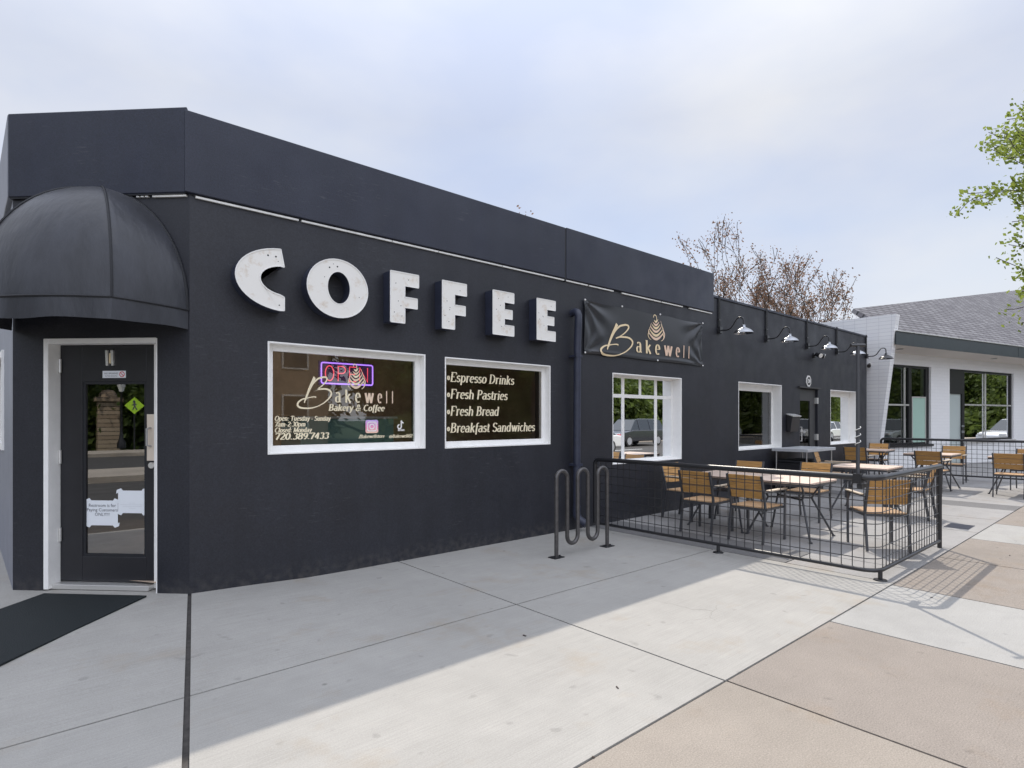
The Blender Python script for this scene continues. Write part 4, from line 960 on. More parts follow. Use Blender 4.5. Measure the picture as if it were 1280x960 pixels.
# ------------------------------------------------------------------ fences
def path_fence(name, label, path, h_top, h_bot, posts, fullposts=(), z0=0, ends_arc=True):
    """one bent wire-mesh railing following path (list of xy), rails top and bottom"""
    t = thing(name, label, 'railing fence', (path[0][0], path[0][1], z0))
    ox, oy = path[0]
    P = [Vector((x-ox, y-oy, 0)) for x, y in path]
    cum = [0]
    for i in range(1, len(P)): cum.append(cum[-1]+(P[i]-P[i-1]).length)
    def at(s):
        for i in range(1, len(P)):
            if s <= cum[i]+1e-9:
                f = (s-cum[i-1])/(cum[i]-cum[i-1]); return P[i-1].lerp(P[i], f)
        return P[-1]
    up = Vector((0,0,1))
    m = MB(); rail = [p+up*h_top for p in P]
    a = .07; d0 = (P[1]-P[0]).normalized()
    start = [P[0]+up*h_bot, P[0]+up*(h_top-a)]+[P[0]+d0*(a-a*math.cos(k*PI/8))+up*(h_top-a+a*math.sin(k*PI/8)) for k in range(1,4)]
    m.tube(start+[P[0]+d0*a+up*h_top]+rail[1:], .029, 12); m.build('top_rail', M['dmetal'] if False else M['metal'], t, smooth=True)
    m = MB(); m.tube([p+up*h_bot for p in P], .020, 10); m.build('bottom_rail', M['metal'], t, smooth=True)
    m = MB(); tot = cum[-1]; n = int(tot/.10)
    for k in range(1, n+1):
        p = at(k*tot/(n+.5)); m.tube([p+up*h_bot, p+up*h_top], .0046, 5, cap=False)
    nz = int((h_top-h_bot)/.10)
    for k in range(1, nz): m.tube([p+up*(h_bot+(h_top-h_bot)*k/nz) for p in P], .0046, 5, cap=False)
    m.build('wire_mesh', M['metal'], t)
    for s, full in posts:
        p = at(s); m = MB()
        m.tube([p+up*0.004, p+up*(h_top if full else h_bot)], .024 if full else .02, 12); m.lathe([(.0,.012),(.055,.012),(.06,.004),(.06,0)], tuple(p), 16)
        m.build('post', M['metal'], t, smooth=True)
    return t
yA0, yA1, xA, xB = 5.36, 1.87, 6.20, 8.386
arc = [(xA+.16-.16*math.cos(k*PI/12), yA1+.16-.16*math.sin(k*PI/12)) for k in range(7)]
pathA = [(xA,yA0),(xA,3.5)]+arc+[(xB,yA1)]
LA = yA0-yA1-.16+.25
path_fence('wire_railing', 'black wire mesh railing round the near patio corner, from wall to sidewalk', pathA, .985, .10, [(yA0-3.496,False),(LA-.05,False),(yA0-yA1-.16+.251+(xB-xA-.16)-.02,True)])
zf = gz(17.4, 3)
path_fence('wire_railing', 'black wire mesh railing at the far end of the patio before the white building', [(17.4,5.16),(17.4,3.0),(17.4,1.80)], .955, .10, [(5.16-3.36,False),(3.3,True)], z0=zf)
pl = thing('light_pole', 'thin black pole with cross tip clamped to the near railing corner', 'pole', (6.18, 2.03, 0))
m = MB(); m.tube([(0,0,.93),(0,0,2.25)], .0175, 12); m.build('shaft', M['dmetal'], pl, smooth=True)
m = MB(); m.tube([(-.05,.045,2.257),(.05,-.045,2.257)], .016, 8); m.build('cross_tip', M['metal'], pl, smooth=True)
m = MB(); m.box(-.032,.032,-.035,.035,.93,1.02); m.box(-.03,.13,-.045,.0,.885,.925); m.build('clamp', M['metal'], pl)
m = MB(); m.tube([(.024*math.cos(k*.8),.024*math.sin(k*.8),1.28+.0085*k) for k in range(24)], .004, 6); m.build('cord', M['orangec'], pl, smooth=True)

# ------------------------------------------------------------------ chairs and tables
def make_chair():
    t = thing('patio_chair', '', 'patio chair', group='slatted patio chairs')
    for s in (-1,1):
        m = MB(); pts = [(-.30,s*.225,.004),(-.235,s*.225,.43),(-.255,s*.225,.56),(-.335,s*.225,.845)]
        for a, b in zip(pts[:-1], pts[1:]): m.beam(a, b, .020, .034, up=(1,0,0))
        m.build('rear_leg', M['dmetal'], t)
        m = MB(); m.beam((.235,s*.245,.004),(.245,s*.245,.635), .016, .042, up=(1,0,0)); m.beam((.25,s*.245,.637),(-.275,s*.232,.637), .03, .014); m.build('front_leg', M['dmetal'], t)
        m = MB(); m.box(-.20,.262,s*.244-.026,s*.244+.026,.645,.662); m.build('armrest', M['armw'], t, bevel=.004)
    m = MB(); m.box(-.245,.235,-.235,-.215,.405,.432); m.box(-.245,.235,.215,.235,.405,.432); m.box(-.245,-.225,-.215,.215,.405,.432); m.box(.212,.235,-.215,.215,.405,.432)
    m.build('seat_frame', M['dmetal'], t)
    m = MB()
    for k in range(5): m.box(-.232+.094*k,-.232+.094*k+.086,-.222,.222,.433,.449)
    m.build('seat', M['seatw'], t, bevel=.002)
    m = MB()
    for k in range(3):
        z0 = .548+.100*k; x_ = lambda z: -.245-.082*(z-.56)/.285
        m.hexa([(x_(z0)-.008,-.212,z0),(x_(z0)-.008,.212,z0),(x_(z0)+.010,.212,z0),(x_(z0)+.010,-.212,z0)],[(x_(z0+.092)-.008,-.212,z0+.092),(x_(z0+.092)-.008,.212,z0+.092),(x_(z0+.092)+.010,.212,z0+.092),(x_(z0+.092)+.010,-.212,z0+.092)])
    m.build('backrest', M['teak'], t, bevel=.003)
    return t
d = math.radians
chairs = [
 (7.92,4.98,d(-92),'teak slat chair at the table head, its back to the black wall behind the railing'),
 (7.24,4.25,d(1),'teak slat chair against the near railing, nearest the bike rack'),
 (7.26,3.555,d(-1),'teak slat chair against the near railing, second from the bike rack'),
 (7.866,2.37,d(38),'teak slat chair turned askew in the sunny railing corner'),
 (10.52,2.74,d(92),'sunlit teak slat chair side on, right behind the railing end post'),
 (14.88,4.86,d(2),'teak slat chair below the far white window, half hidden by the thin pole'),
 (16.72,5.10,d(180),'teak slat chair in front of the white slanted fin, facing the near side'),
 (14.38,3.33,d(-2),'teak slat chair with back to us at the square table past the railing end post'),
 (16.47,3.45,d(183),'teak slat chair facing us at the far railing, behind the square table by the post'),
 (14.48,2.11,d(1),'teak slat chair with back to us at the right edge of the patio'),
 (15.95,2.05,d(180),'teak slat chair facing us at the right edge, across the rightmost table'),
 (8.82,4.60,d(180),'teak slat chair facing us across the front tables, nearer the building wall'),
 (9.20,3.71,d(181),'teak slat chair facing us across the front tables, nearer the sidewalk'),
 (12.28,4.46,d(-78),'teak slat chair standing askew beside the grey topped counter'),
]
c0 = make_chair()
for i, (x, y, a, lab) in enumerate(chairs):
    if i == 0:
        c0.location = (x,y,gz(x,y)); c0.rotation_euler = (0,0,a); c0['label'] = lab
    else: dup(c0, (x,y,gz(x,y)), a, lab)
def make_table():
    t = thing('patio_table', '', 'patio table', group='square slatted patio tables')
    m = MB(); n = 8; w = .86/n
    for k in range(n): m.box(-.43+k*w+.002,-.43+(k+1)*w-.002,-.425,.425,.722,.745)
    m.build('tabletop', M['palew'], t, bevel=.002)
    m = MB()
    for (a,b,c,e) in ((-.42,.42,-.42,-.395),(-.42,.42,.395,.42),(-.42,-.395,-.395,.395),(.395,.42,-.395,.395)): m.box(a,b,c,e,.690,.721)
    m.build('apron', M['dmetal'], t)
    for sx in (-1,1):
        for sy in (-1,1):
            m = MB(); q = smooth([(.40,.712),(.31,.66),(.20,.58),(.16,.50),(.20,.40),(.30,.20),(.385,.012)], 4)
            m.tube([(sx*u*.93, sy*(.12+.29*(1 if zz > .5 else 1)*(.35+.65*abs(zz-.5)/.5)), zz) for u, zz in q], .0135, 8)
            m.tube([(sx*.385*.93,sy*.41,.0),(sx*.385*.93,sy*.41,.016)], .022, 10)
            m.build('leg', M['dmetal'], t, smooth=True)
    m = MB(); m.beam((-.15,-.21,.50),(.15,.21,.50), .022, .022); m.beam((-.15,.21,.50),(.15,-.21,.50), .022, .0215); m.build('cross_brace', M['dmetal'], t)
    return t
tables = [
 (7.82,3.385,0,'pale slatted table in front, its corner nearest the sidewalk'),
 (7.82,4.265,0,'pale slatted table in front, pushed towards the building wall'),
 (10.66,3.39,d(1),'pale slatted table in full sun behind the thin pole'),
 (15.80,4.93,d(2),'pale slatted table below the far window at the building corner'),
 (15.06,3.50,0,'pale slatted table between two chairs by the far railing, left of the rightmost table'),
 (15.08,2.07,0,'pale slatted table at the right edge of the patio'),
]
t0 = make_table()
for i, (x, y, a, lab) in enumerate(tables):
    if i == 0: t0.location = (x,y,gz(x,y)); t0.rotation_euler = (0,0,a); t0['label'] = lab
    else: dup(t0, (x,y,gz(x,y)), a, lab)
zc = gz(12.5,5)
ct = thing('counter_table', 'grey topped counter on thin silver legs beside the charcoal side door', 'counter', (12.56, 5.14, zc))
m = MB(); m.box(-.70,.70,-.36,.36,.845,.905); m.build('counter_top', mat('grey_laminate', (.50,.51,.53), .35, var=.08, vscale=6), ct, bevel=.006)
for sx in (-1,1):
    for sy in (-1,1): m = MB(); m.tube([(sx*.62,sy*.30,0),(sx*.62,sy*.30,.845)], .018, 10); m.build('leg', M['gmetal'], ct, smooth=True)
cb = thing('storage_cabinet', 'low black storage cabinet tucked beneath the grey counter', 'cabinet', (12.45, 5.16, zc))
m = MB(); m.box(-.48,.48,-.26,.26,.03,.62); m.build('body', M['metal'], cb, bevel=.01)
m = MB(); m.box(-.50,.50,-.28,.28,.625,.66); m.build('lid', M['seam'], cb, bevel=.008)
for sx in (-1,1):
    for sy in (-1,1): m = MB(); m.tube([(sx*.42,sy*.2,0),(sx*.42,sy*.2,.03)], .02, 8); m.build('foot', M['metal'], cb)
# square cast shadow, painted as a thin dark plate on the paving
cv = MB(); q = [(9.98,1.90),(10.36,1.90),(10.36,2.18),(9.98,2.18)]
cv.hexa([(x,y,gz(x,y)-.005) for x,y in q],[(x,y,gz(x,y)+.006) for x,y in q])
tag(cv.build('shadow_patch', mat('painted_shadow_grey', (.07,.07,.085), .7), bevel=.002), 'dark square shadow painted on the patio paving beyond the railing', 'painted shadow')

# ------------------------------------------------------------------ white building
ang = d(-12.6); wb = thing('white_building', 'white brick storefront with slanted tiled fin and grey shingle roof', 'building', (23.67, 4.63, .06), ang)
# local: x along the front, y into the building (so outwards is -y), z up
def wpart(mb, name, mt, parent=wb, **k):
    o = mb.build(name, mt, **k); o.parent = parent; return o
OP = [(-4.9,-2.02,.70,3.10),(-.9,3.48,.0,3.10),(4.9,8.9,.75,3.10)]
m = MB(); wallgrid(m, -5.65, 13, -.3, 3.62, .3, [(-4.9,-2.02,.70,3.10),(-.9,3.48,-.02,3.10),(4.9,8.9,.75,3.10)], lambda u,w,v: (u,w,v))
m.box(.1,3.48,.02,.28,-.02,.76)
m.box(-5.6,13,6,6.2,-.3,3.6); m.box(12.8,13,.302,6,-.3,3.6); 
wpart(m, 'wall', M['wbrick'])
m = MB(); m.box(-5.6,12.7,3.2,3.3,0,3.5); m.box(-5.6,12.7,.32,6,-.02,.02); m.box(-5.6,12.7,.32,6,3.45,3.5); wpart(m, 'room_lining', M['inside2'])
def wframe(x0,x1,z0,z1, vb=(), hb=(), fw=.07, mt='bframe', light=()):
    m = MB(); y0, y1 = .06, .13
    for (a,b,c,e) in ((x0,x0+fw,z0,z1),(x1-fw,x1,z0,z1),(x0+fw,x1-fw,z1-fw,z1),(x0+fw,x1-fw,z0,z0+fw)): m.box(a,b,y0,y1,c,e)
    for v, w in vb: m.box(v-w/2,v+w/2,y0+.003,y1-.003,z0+fw,z1-fw)
    for (a,b,z,w) in hb: m.box(a,b,y0+.006,y1-.006,z-w/2,z+w/2)
    fr = wpart(m, 'window', M[mt])
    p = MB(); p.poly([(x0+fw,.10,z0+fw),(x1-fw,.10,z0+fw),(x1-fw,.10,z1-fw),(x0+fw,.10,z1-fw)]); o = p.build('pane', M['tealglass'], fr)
    if light:
        m = MB()
        for (a,b,c,e) in light: m.box(a,b,y0-.01,y0+.02,c,e)
        m.build('mullion', M['alu'], fr)
    return fr
f1 = wframe(-4.9,-2.02,.70,3.10, vb=((-3.07,.16),(-2.10,.16)), light=((-4.83,-3.15,1.88,1.93),(-3.40,-3.35,.77,3.03)))
m = MB(); m.box(-2.95,-2.2,.075,.12,.72,2.15); m.build('mint_panel', M['mint'], f1)
m = MB(); m.box(-2.97,-2.93,.06,.115,.72,2.17); m.box(-2.22,-2.18,.06,.115,.72,2.17); m.box(-2.93,-2.22,.06,.115,2.13,2.17); m.build('mullion', M['alu'], f1)
m = MB(); m.box(-4.98,-1.95,-.05,.06,.64,.70); wpart(m, 'sill', M['bframe'])
f2 = wframe(.10,3.48,.76,3.10, light=((1.56,1.61,.83,3.03),(.17,3.41,1.93,1.98)))
m = MB(); m.box(-.9,.10,.06,.13,2.30,3.10); m.box(.0,.10,.05,.135,0,2.30); m.box(-.9,-.84,.06,.13,0,2.30); dr = wpart(m, 'door', M['bframe'])
m = MB(); m.poly([(-.84,.10,0),(.0,.10,0),(.0,.10,2.3),(-.84,.10,2.3)]); m.build('pane', mat('frosted_pane', (.50,.56,.55), .3), dr)
m = MB(); m.box(-.03,.04,.0,.05,1.02,1.10); m.box(-.03,.04,.0,.05,1.22,1.28); m.build('handle', M['gmetal'], dr)
m = MB(); m.box(.06,3.54,-.05,.058,.70,.755); wpart(m, 'sill', M['alu'])
wframe(4.9,8.9,.75,3.10, light=((6.9,6.95,.82,3.03),(4.97,8.83,1.93,1.98)))
EO = .8
m = MB(); m.box(-5.5,13.5,-EO-.03,-EO,3.50,3.86); m.box(1.62,1.68,-EO-.035,-EO-.031,3.50,3.86); wpart(m, 'fascia', M['fascia'])
m = MB(); m.hexa([(-5.45,-EO,3.50),(13.5,-EO,3.50),(13.5,.3,3.40),(-5.45,.3,3.40)],[(-5.45,-EO,3.54),(13.5,-EO,3.54),(13.5,.3,3.44),(-5.45,.3,3.44)]); wpart(m, 'soffit', M['soffit'])
m = MB()
for x_ in (-4.6,.9): m.lathe([(.09,0),(.09,.008),(0,.008)], (x_,-.45,3.455), 16)
wpart(m, 'recessed_light', M['gmetal'])
# roof plane: built flat in its own axes, then tilted (object coordinates run along the courses)
mm = .7; sl = math.sqrt(1+mm*mm)
ro = MB(); rp = [(-5.5,0),(34,0),(34,10.8*sl),(-5.5,1.13*sl)]
ro.poly([(x,y,0) for x,y in rp]); ro.poly([(x,y,-.12) for x,y in rp]); 
for i in range(4):
    a, b = rp[i], rp[(i+1)%4]; ro.poly([(*a,0),(*b,0),(*b,-.12),(*a,-.12)])
roo = ro.build('roof', M['shingle']); roo.parent = wb; roo.location = (0,-EO,3.87); roo.rotation_euler = (math.atan(mm),0,0)
m = MB(); m.poly([(-5.48,-EO,3.54),(-5.48,.33,4.52),(-5.48,.33,3.3),(-5.48,-.05,3.3)]); m.poly([(-5.48,.33,4.50),(6,3.3,6.6),(12.9,6.2,6.6),(12.9,6.2,3.3),(-5.48,.33,3.3)]); wpart(m, 'gable', M['wbrick'])
m = MB(); m.box(-5.5,13.5,-EO-.06,-EO+.01,3.862,3.885); wpart(m, 'drip_edge', M['alu'])
# slanted tiled fin: its own plane across the front, part of the white building
fn_ = MB(); fx = 18.02
prof = [(13,-.2),(13,4.37),(4.98,4.37),(5.02,4.1),(5.36,1.05),(5.50,-.2)]
fn_.prism([(y,z) for y,z in prof], .30, lambda u,v,w: (w,u,v))
fo = fn_.build('fin_wall', M['tile']); 
fo.parent = wb; fo.matrix_parent_inverse = parent_inv(wb); fo.location = (fx,0,0)
# small fixtures on the fin
m = MB(); m.lathe([(.075,0),(.075,.03),(.05,.05),(0,.055)], n=16); m.xf(lambda a,b,c: (fx-c,5.82+a,2.95+b)); o = m.build('wall_vent', M['gmetal']); o.parent = wb; o.matrix_parent_inverse = parent_inv(wb)
cam_ = thing('security_camera', 'small black dome camera on the white tiled fin', 'security camera', (fx, 5.62, 3.06))
m = MB(); m.lathe([(.05,0),(.05,.02),(0,.022)], n=14); m.xf(lambda a,b,c: (-c,a,b)); m.build('base', M['vinylwhite'], cam_)
m = MB(); m.tube([(-.02,0,0),(-.07,0,-.03),(-.14,-.02,-.06)], [.03,.045,.05], 12); m.build('camera_body', M['metal'], cam_, smooth=True)

# ------------------------------------------------------------------ trees
def limb(mb, tips, p, dirv, length, rad, depth, rr, spread=.6, up=.15, nseg=4, wob=.12, minr=.004, kids=(2,3), shrink=.72):
    pts = [p]; rads = [rad]; dv = dirv.normalized()
    for i in range(nseg):
        dv = (dv+Vector((rr.gauss(0,wob), rr.gauss(0,wob), rr.gauss(0,wob)+up*.25))).normalized()
        pts.append(pts[-1]+dv*(length/nseg)); rads.append(max(minr, rad*(1-.45*(i+1)/nseg)))
    mb.tube(pts, rads, 6 if rad > .03 else 4, cap=False)
    if depth <= 1:
        for i in range(1, nseg+1): tips.append((pts[i], dv))
    if depth == 0: return
    for k in range(rr.randint(*kids)):
        j = rr.randint(max(1, nseg-2), nseg) if k else nseg
        ax = Vector((rr.gauss(0,1), rr.gauss(0,1), rr.gauss(0,.6))).normalized()
        nd = (dv+ax*spread*rr.uniform(.6,1.2)+Vector((0,0,up))).normalized()
        limb(mb, tips, pts[j], nd, length*shrink*rr.uniform(.8,1.15), rads[j]*.72, depth-1, rr, spread, up, nseg, wob, minr, kids, shrink)
def leaves(tips, n, size, rad, rr, clump=0):
    m = MB()
    for p, dv in tips:
        for _ in range(n):
            q = p+Vector((rr.gauss(0,rad), rr.gauss(0,rad), rr.gauss(0,rad)))
            s = size*rr.uniform(.5,1.2)
            a = Vector((rr.gauss(0,1), rr.gauss(0,1), rr.gauss(0,1))).normalized(); b = a.orthogonal().normalized(); c = a.cross(b)
            m.poly([q-b*s*.5, q-c*s*.30+a*s*.06, q+b*s*.5, q+c*s*.30+a*s*.06])
    return m
def tree(name, label, loc, bark, leafm, trunks, seed, n, size, rad, depth, spread=.6, up=.15, kids=(2,3), shrink=.72, group=None, minr=.004, wob=.12):
    rr = random.Random(seed); t = thing(name, label, 'tree', loc, 0, group); mb = MB(); tips = []
    for (dx,dy,dz,L_,r_) in trunks: limb(mb, tips, Vector((0,0,-.1)), Vector((dx,dy,dz)), L_, r_, depth, rr, spread, up, 5, wob, minr, kids, shrink)
    mb.build('trunk', bark, t, smooth=True); leaves(tips, n, size, rad, rr).build('crown', leafm, t)
    return t, tips
grp = 'sparse budding trees behind the bakery'
for lab, x_, sd, h_ in (('sparse brown budding tree rising right behind the parapet end',37.8,3,5.3),('sparse brown budding tree, tallest in the middle behind the lamps',41.6,12,6.0),
    ('sparse brown budding tree behind the low wall, second from the right',44.4,27,5.5),('sparse brown budding tree, rightmost behind the low wall, nearest the white building',48.6,33,5.0)):
    tree('budding_tree', lab, (x_,20.5,0), M['barkd'], M['bud'], [(-.26,.05,1,h_,.13),(.0,-.15,1,h_*1.05,.14),(.24,.1,1,h_,.13),(.05,.2,1,h_*.9,.11)], sd, 3, .19, .20, 4, .62, .16, (2,3), .70, grp, .018)
tree('budding_tree', 'top twigs of a budding tree just peeping over the tall parapet', (23.0,20,0), M['barkd'], M['bud'], [(-.05,0,1,4.45,.12),(.08,0,1,4.5,.12)], 5, 3, .15, .2, 4, .48, .24, (2,3), .66, grp, .014)
# fresh-leaved street tree whose branches reach in at the right edge
rr = random.Random(44); stt = thing('street_tree', 'fresh green street tree reaching branches in at the right edge', 'tree', (11.12,-.46,0)); mb = MB(); tips = []
mb.tube([(0,0,-.1),(.02,.02,1.2),(-.03,.06,2.4),(-.02,.10,3.6),(.03,.1,5.2),(0,.15,7.0)], [.17,.14,.12,.10,.07,.03], 10)
for (z, az, el, L_) in ((2.5,124,16,.95),(2.75,116,12,1.1),(3.0,122,12,1.1),(3.2,128,8,1.0),(3.35,116,12,1.2),(3.6,128,18,1.3),(3.75,112,6,1.1),(3.95,122,20,1.35),(4.15,132,24,1.2),(4.35,112,30,1.25),(4.6,124,14,1.2),(4.8,125,36,1.1),(5.1,116,22,1.0),(5.3,118,44,.95),(5.6,140,48,.9),(3.0,30,25,1.1),(3.4,-40,28,1.3),(3.8,-110,30,1.3),(4.4,60,35,1.2),(4.9,-150,40,1.2),(5.6,-60,48,1.1),(6.2,20,55,.9)):
    a, e = d(az), d(el); limb(mb, tips, Vector((0,.08,z)), Vector((math.cos(a)*math.cos(e), math.sin(a)*math.cos(e), math.sin(e))), L_*.95, .032, 3, rr, .62, .10, 4, .15, .0048, (2,3), .68)
mb.build('trunk', M['barkd'], stt, smooth=True); leaves(tips, 7, .072, .060, rr).build('crown', M['leaf'], stt)
# trees and the rest of the street seen only in the glass
grp = 'leafy trees across the street'
base = None
ob = thing('brick_building', 'tan brick building across the road, mirrored in the lettered shop window', 'building', (8.5,-21,0))
m = MB(); m.box(-7.5,5.5,-9,0,-.2,7.2); m.build('wall', brickmat('tan_brick', (.36,.25,.17), (.28,.19,.13), (.40,.36,.31), .24, .08, (0,2), .012, .5, .9), ob)
m = MB(); m.box(-7.7,5.7,-9.2,.2,7.202,7.6); m.build('cornice', M['roadtan'], ob)
for x_ in (-5.8,-2.6,.6,3.6):
    for z_ in (1.0,4.3):
        m = MB(); m.box(x_-.75,x_+.75,.005,.06,z_,z_+1.9); f = m.build('window', M['whitewarm'], ob)
        m = MB(); m.box(x_-.65,x_+.65,.062,.07,z_+.1,z_+1.8); m.build('pane', M['carglass'], f)
row = [(4+10.5*k, -21-(k*7%3)*.8, 1.0+.12*((k*5)%4)/2, k*1.1) for k in range(2,17)]+[(9+13*k, -30-(k*5%4), 1.35+.1*(k%3), k*1.7+.4) for k in range(14)]+[(-31,-6,1.0,2.2),(-34,7,1.1,3.3),(-31.5,17,1.0,4.4),(-33,27,1.1,5.5),(-40,0,1.4,1.2),(-41,11,1.5,2.9)]
for i, (x, y, s, rz) in enumerate(row):
    lab = 'leafy tree across the road, mirrored in the shop glass'
    if base is None:
        base, _ = tree('leafy_tree', lab, (x,y,0), M['barkd'], M['leafd'], [(0,0,1,3.2,.22),(.5,.2,1,2.6,.14),(-.5,-.2,1,2.6,.14),(.1,-.9,.6,2.2,.10),(-.2,.9,.6,2.2,.10)], 9, 15, .42, .55, 4, .80, .02, (2,3), .74, grp)
    else:
        t_ = dup(base, (x,y,0), rz, lab, grp); t_.scale = (s,s,s)
hd = MB(); rr = random.Random(2)
for i in range(9000):
    x_ = rr.uniform(15,185); q = Vector((x_, -18+rr.gauss(0,.6), rr.uniform(0,1)**.8*(1.9+.5*math.sin(x_*.7)))); s_ = rr.uniform(.18,.42)
    a = Vector((rr.gauss(0,1),rr.gauss(0,1),rr.gauss(0,1))).normalized(); b_ = a.orthogonal().normalized(); c_ = a.cross(b_); hd.poly([q-b_*s_,q-c_*s_*.6,q+b_*s_,q+c_*s_*.6])
tag(hd.build('hedge', M['leafd']), 'long clipped hedge across the road, mirrored in the shop glass', 'hedge')

def car(label, loc, rz, paint, suv=True):
    t = thing('parked_car', label, 'car', loc, rz, 'cars parked along the street')
    L_, W, H = (4.7,.93,1.68) if suv else (4.6,.90,1.45)
    hood = .98 if suv else .88
    prof = [(-2.3,.32),(-2.34,.62),(-2.28,hood-.02),(-1.9,hood+.02),(1.0,hood+.02),(1.3,hood-.02),(2.0,hood-.12),(2.3,.68),(2.33,.42),(2.2,.30)]
    m = MB(); m.prism(prof, 2*W, lambda u,v,w: (u,w-W,v)); m.build('body', paint, t, bevel=.06)
    if suv: top = [(-2.25,hood+.01),(-2.0,H-.12),(-1.6,H-.02),(.2,H),(.55,H-.05),(1.25,hood)]
    else: top = [(-1.95,hood+.01),(-1.2,H-.10),(-.7,H-.01),(.1,H),(.5,H-.06),(1.35,hood)]
    m = MB(); n = len(top); b = 0
    for k, s in enumerate((1,-1)):
        for u, v in top: m.v.append((u, s*(W-.05-.22*(v-hood)/(H-hood)), v))
    m.f.append(list(range(n))); m.m.append(0); m.f.append(list(range(n,2*n))); m.m.append(0)
    for i in range(n-1): m.f.append([i,i+1,n+i+1,n+i]); m.m.append(1 if 1 <= i <= n-3 else 0)
    m.build('cabin', [M['carglass'], paint], t, bevel=.03)
    m = MB()
    for u in (-.75,.35):
        for s in (1,-1): m.beam((u,s*(W-.04),hood),(u,s*(W-.255),H-.03), .08, .03)
    m.build('pillar', paint, t)
    for u in (-1.45,1.45):
        for s in (1,-1):
            m = MB(); m.tube([(u,s*(W-.19),.34),(u,s*(W+.015),.34)], .34, 24); w_ = m.build('wheel', M['tyre'], t, bevel=.03)
            m = MB(); m.tube([(u,s*(W+.005),.34),(u,s*(W+.024),.34)], .22, 20); m.build('rim', M['rim'], w_)
    for s in (1,-1):
        m = MB(); m.box(2.18,2.335,s*.62-.2,s*.62+.2,.66,.80); m.build('headlight', M['vinylwhite'], t, bevel=.02)
        m = MB(); m.box(-2.36,-2.25,s*.74-.14,s*.74+.14,.72,.92); m.build('tail_light', M['red'], t, bevel=.02)
    return t
zs = -.13
car('white car mirrored at the left edge of the small paned window', (20.3,-7.2,zs), d(180), M['carwhite'], False)
car('dark sport utility car mirrored in the small paned window', (29.5,-11.0,zs), d(180), M['cardark'])
car('white car mirrored at the left edge of the square white window', (43,-13,zs), d(180), M['carwhite'])
car('white car mirrored in the side door glass', (43.8,-6.6,zs), d(180), M['carwhite'])
car('white car mirrored in the last white window of the bakery', (49,-6.8,zs), d(180), M['carwhite'], False)
car('pale grey sport utility car mirrored in the white storefront', (38.5,-10.2,zs), d(170), M['carsilver'])
car('silver car mirrored in the corner door glass', (-33,4.6,.02), d(90), M['carsilver'])
# stone gate pillar, street lamp and crossing sign, mirrored in the corner door
sp_ = thing('stone_pillar', 'rough stone gate pillar mirrored in the corner door glass', 'pillar', (-30.5,2.9,0))
m = MB(); m.box(-.48,.48,-.48,.48,-.2,2.45); m.build('shaft', M['stone'], sp_, bevel=.03)
m = MB(); m.box(-.62,.62,-.62,.62,2.452,2.68); m.build('cap', M['stone'], sp_, bevel=.03)
m = MB(); m.lathe([(.42,0),(.40,.2),(.25,.38),(0,.42)], (0,0,2.682), 12); m.build('finial', M['stone'], sp_, smooth=True)
lp = thing('street_lamp', 'black post lamp with glass lantern mirrored in the corner door glass', 'street lamp', (-29.3,2.45,0))
m = MB(); m.lathe([(.20,0),(.20,.25),(.11,.5),(.065,.9),(.05,2.9),(.09,2.95)], n=14); m.build('post', M['metal'], lp, smooth=True)
m = MB(); m.lathe([(.09,2.96),(.19,3.3),(.17,3.36)], n=8); m.build('lantern', M['vinylwhite'], lp)
m = MB(); m.lathe([(.22,3.36),(.05,3.62),(0,3.7)], n=8); m.build('lantern_cap', M['gmetal'], lp)
cs = thing('crossing_sign', 'yellow green pedestrian crossing sign mirrored in the corner door glass', 'road sign', (-27.0,2.2,0), 0)
m = MB(); m.tube([(0,0,-.1),(0,0,2.45)], .035, 10); m.build('post', M['metal'], cs)
m = MB(); m.prism([(0,.42),(.42,0),(0,-.42),(-.42,0)], .02, lambda u,v,w: (.04+w,u,2.2+v)); m.build('sign_plate', M['signyg'], cs)
m = MB(); g_ = lambda u,v,w: (.062+w,u,2.2+v)
stroke(m, A(.02,.20,.028,.03,0,360,12), .06, .06, g_); stroke(m, [(.0,.15),(.0,-.02)], .08, .08, g_); stroke(m, [(0,-.02),(.07,-.22)], .05, .05, g_, eps=.001); stroke(m, [(0,-.02),(-.10,-.20)], .05, .05, g_, eps=.002); stroke(m, [(0,.12),(.11,.0)], .035, .035, g_, eps=.003); stroke(m, [(0,.12),(-.11,.02)], .035, .035, g_, eps=.004)
m.build('symbol', M['ink'], cs)

# ------------------------------------------------------------------ small litter on the paving
rr = random.Random(31)
for k in range(6):
    x_, y_ = rr.uniform(1.2,8.5), rr.uniform(.9,4.6)
    m = MB(); q = Vector((x_,y_,gz(x_,y_)+.003)); a = rr.uniform(0,PI); l = rr.uniform(.010,.026)
    m.beam(q-Vector((math.cos(a),math.sin(a),0))*l/2, q+Vector((math.cos(a),math.sin(a),.15))*l/2, rr.uniform(.005,.014), .004)
    tag(m.build('leaf_litter', M['barkd']), 'tiny dark scrap of leaf litter lying on the paving', 'litter', 'scraps of leaf litter on the paving')

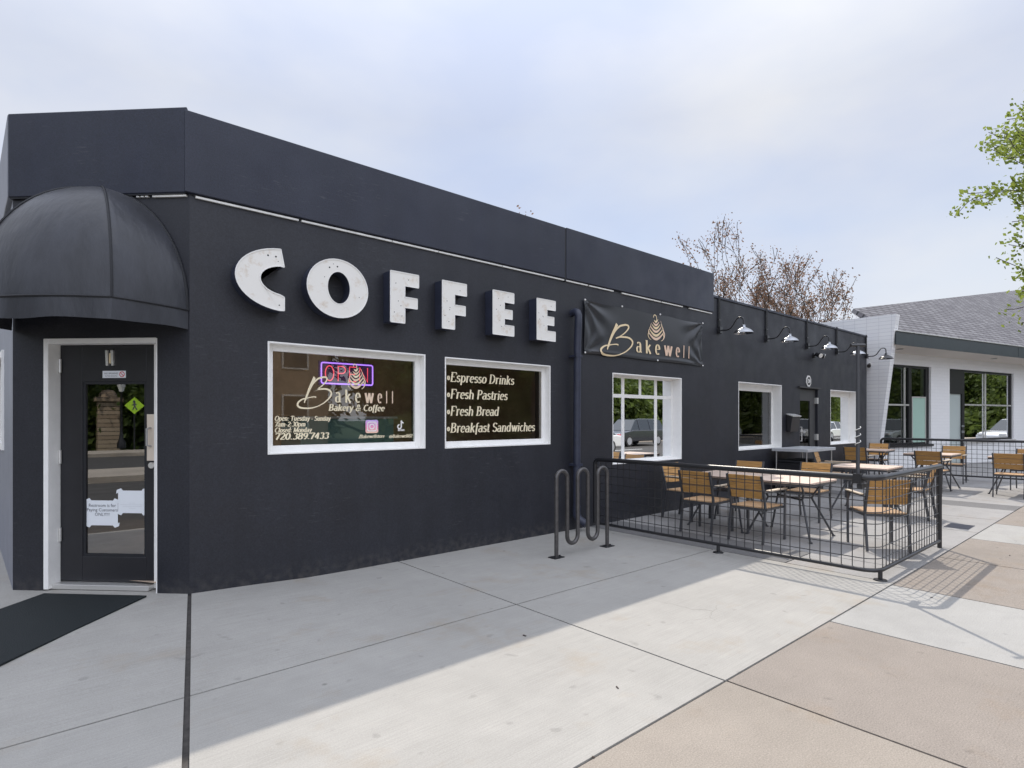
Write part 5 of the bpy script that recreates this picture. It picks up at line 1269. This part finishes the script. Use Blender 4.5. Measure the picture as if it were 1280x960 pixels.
# ------------------------------------------------------------------ light, sky, camera
SD = Vector((.535,.607,1)).normalized()
sun = bpy.data.lights.new('sun', 'SUN'); sun.energy = 3.3; sun.angle = math.radians(.5); sun.color = (1,.925,.815)
so = bpy.data.objects.new('sun', sun); col.objects.link(so); so.rotation_euler = (-SD).to_track_quat('-Z','Y').to_euler(); so.location = (20,20,40)
w = bpy.data.worlds.new('World'); scn.world = w; w.use_nodes = True; nt = w.node_tree; N = nt.nodes; Lk = nt.links
bgd = N['Background']; bgd.inputs['Strength'].default_value = .12
sky = N.new('ShaderNodeTexSky'); sky.sky_type = 'NISHITA'; sky.sun_disc = False
sky.sun_elevation = math.asin(SD.z); sky.sun_rotation = math.atan2(SD.x, SD.y); sky.air_density = 1.2; sky.dust_density = 2.0; sky.altitude = 1600
tc = N.new('ShaderNodeTexCoord'); mp = N.new('ShaderNodeMapping'); mp.inputs['Scale'].default_value = (1,1,2.2); mp.inputs['Location'].default_value = (.3,.1,.2)
Lk.new(tc.outputs['Generated'], mp.inputs['Vector'])
n1 = N.new('ShaderNodeTexNoise'); n1.inputs['Scale'].default_value = 2.1; n1.inputs['Detail'].default_value = 7; n1.inputs['Roughness'].default_value = .52; n1.inputs['Distortion'].default_value = .3
Lk.new(mp.outputs[0], n1.inputs['Vector'])
cov = N.new('ShaderNodeMapRange'); cov.inputs['From Min'].default_value = .30; cov.inputs['From Max'].default_value = .62; cov.inputs['To Min'].default_value = .72; cov.inputs['To Max'].default_value = 1
Lk.new(n1.outputs['Fac'], cov.inputs['Value'])
n2 = N.new('ShaderNodeTexNoise'); n2.inputs['Scale'].default_value = 1.6; n2.inputs['Detail'].default_value = 5; Lk.new(mp.outputs[0], n2.inputs['Vector'])
tone = N.new('ShaderNodeValToRGB'); tone.color_ramp.elements[0].position = .36; tone.color_ramp.elements[1].position = .62
tone.color_ramp.elements[0].color = (.71,.785,.985,1); tone.color_ramp.elements[1].color = (.94,.965,1.03,1)
Lk.new(n2.outputs['Fac'], tone.inputs['Fac'])
# thin cloud brightens towards the zenith, as an overcast sky does
sep = N.new('ShaderNodeSeparateXYZ'); Lk.new(tc.outputs['Generated'], sep.inputs[0])
zr = N.new('ShaderNodeMapRange'); zr.inputs['From Min'].default_value = .45; zr.inputs['From Max'].default_value = 1; zr.inputs['To Min'].default_value = 6.1; zr.inputs['To Max'].default_value = 12.5
Lk.new(sep.outputs[2], zr.inputs['Value'])
sc = N.new('ShaderNodeVectorMath'); sc.operation = 'SCALE'; Lk.new(tone.outputs[0], sc.inputs[0])
an = N.new('ShaderNodeMapRange'); an.inputs['From Min'].default_value = .1; an.inputs['From Max'].default_value = -.7; an.inputs['To Min'].default_value = 1; an.inputs['To Max'].default_value = 1.75
Lk.new(sep.outputs[1], an.inputs['Value'])
zm = N.new('ShaderNodeMath'); zm.operation = 'MULTIPLY'; Lk.new(zr.outputs[0], zm.inputs[0]); Lk.new(an.outputs[0], zm.inputs[1]); Lk.new(zm.outputs[0], sc.inputs['Scale'])
mix = N.new('ShaderNodeMix'); mix.data_type = 'RGBA'; Lk.new(cov.outputs[0], mix.inputs['Factor']); Lk.new(sky.outputs[0], mix.inputs['A']); Lk.new(sc.outputs[0], mix.inputs['B'])
Lk.new(mix.outputs['Result'], bgd.inputs['Color'])

cam = bpy.data.cameras.new('camera'); co = bpy.data.objects.new('camera', cam); col.objects.link(co); scn.camera = co
YAW = math.radians(41.013)
co.location = (0,0,1.55); co.rotation_euler = (PI/2, 0, -YAW)
cam.sensor_width = 36; cam.lens = 36*725.2/1280; cam.shift_y = (523.43-480)/1280; cam.clip_end = 2000; cam.clip_start = .05
scn.view_settings.view_transform = 'Standard'; scn.view_settings.look = 'None'; scn.view_settings.exposure = .22; scn.view_settings.gamma = 1
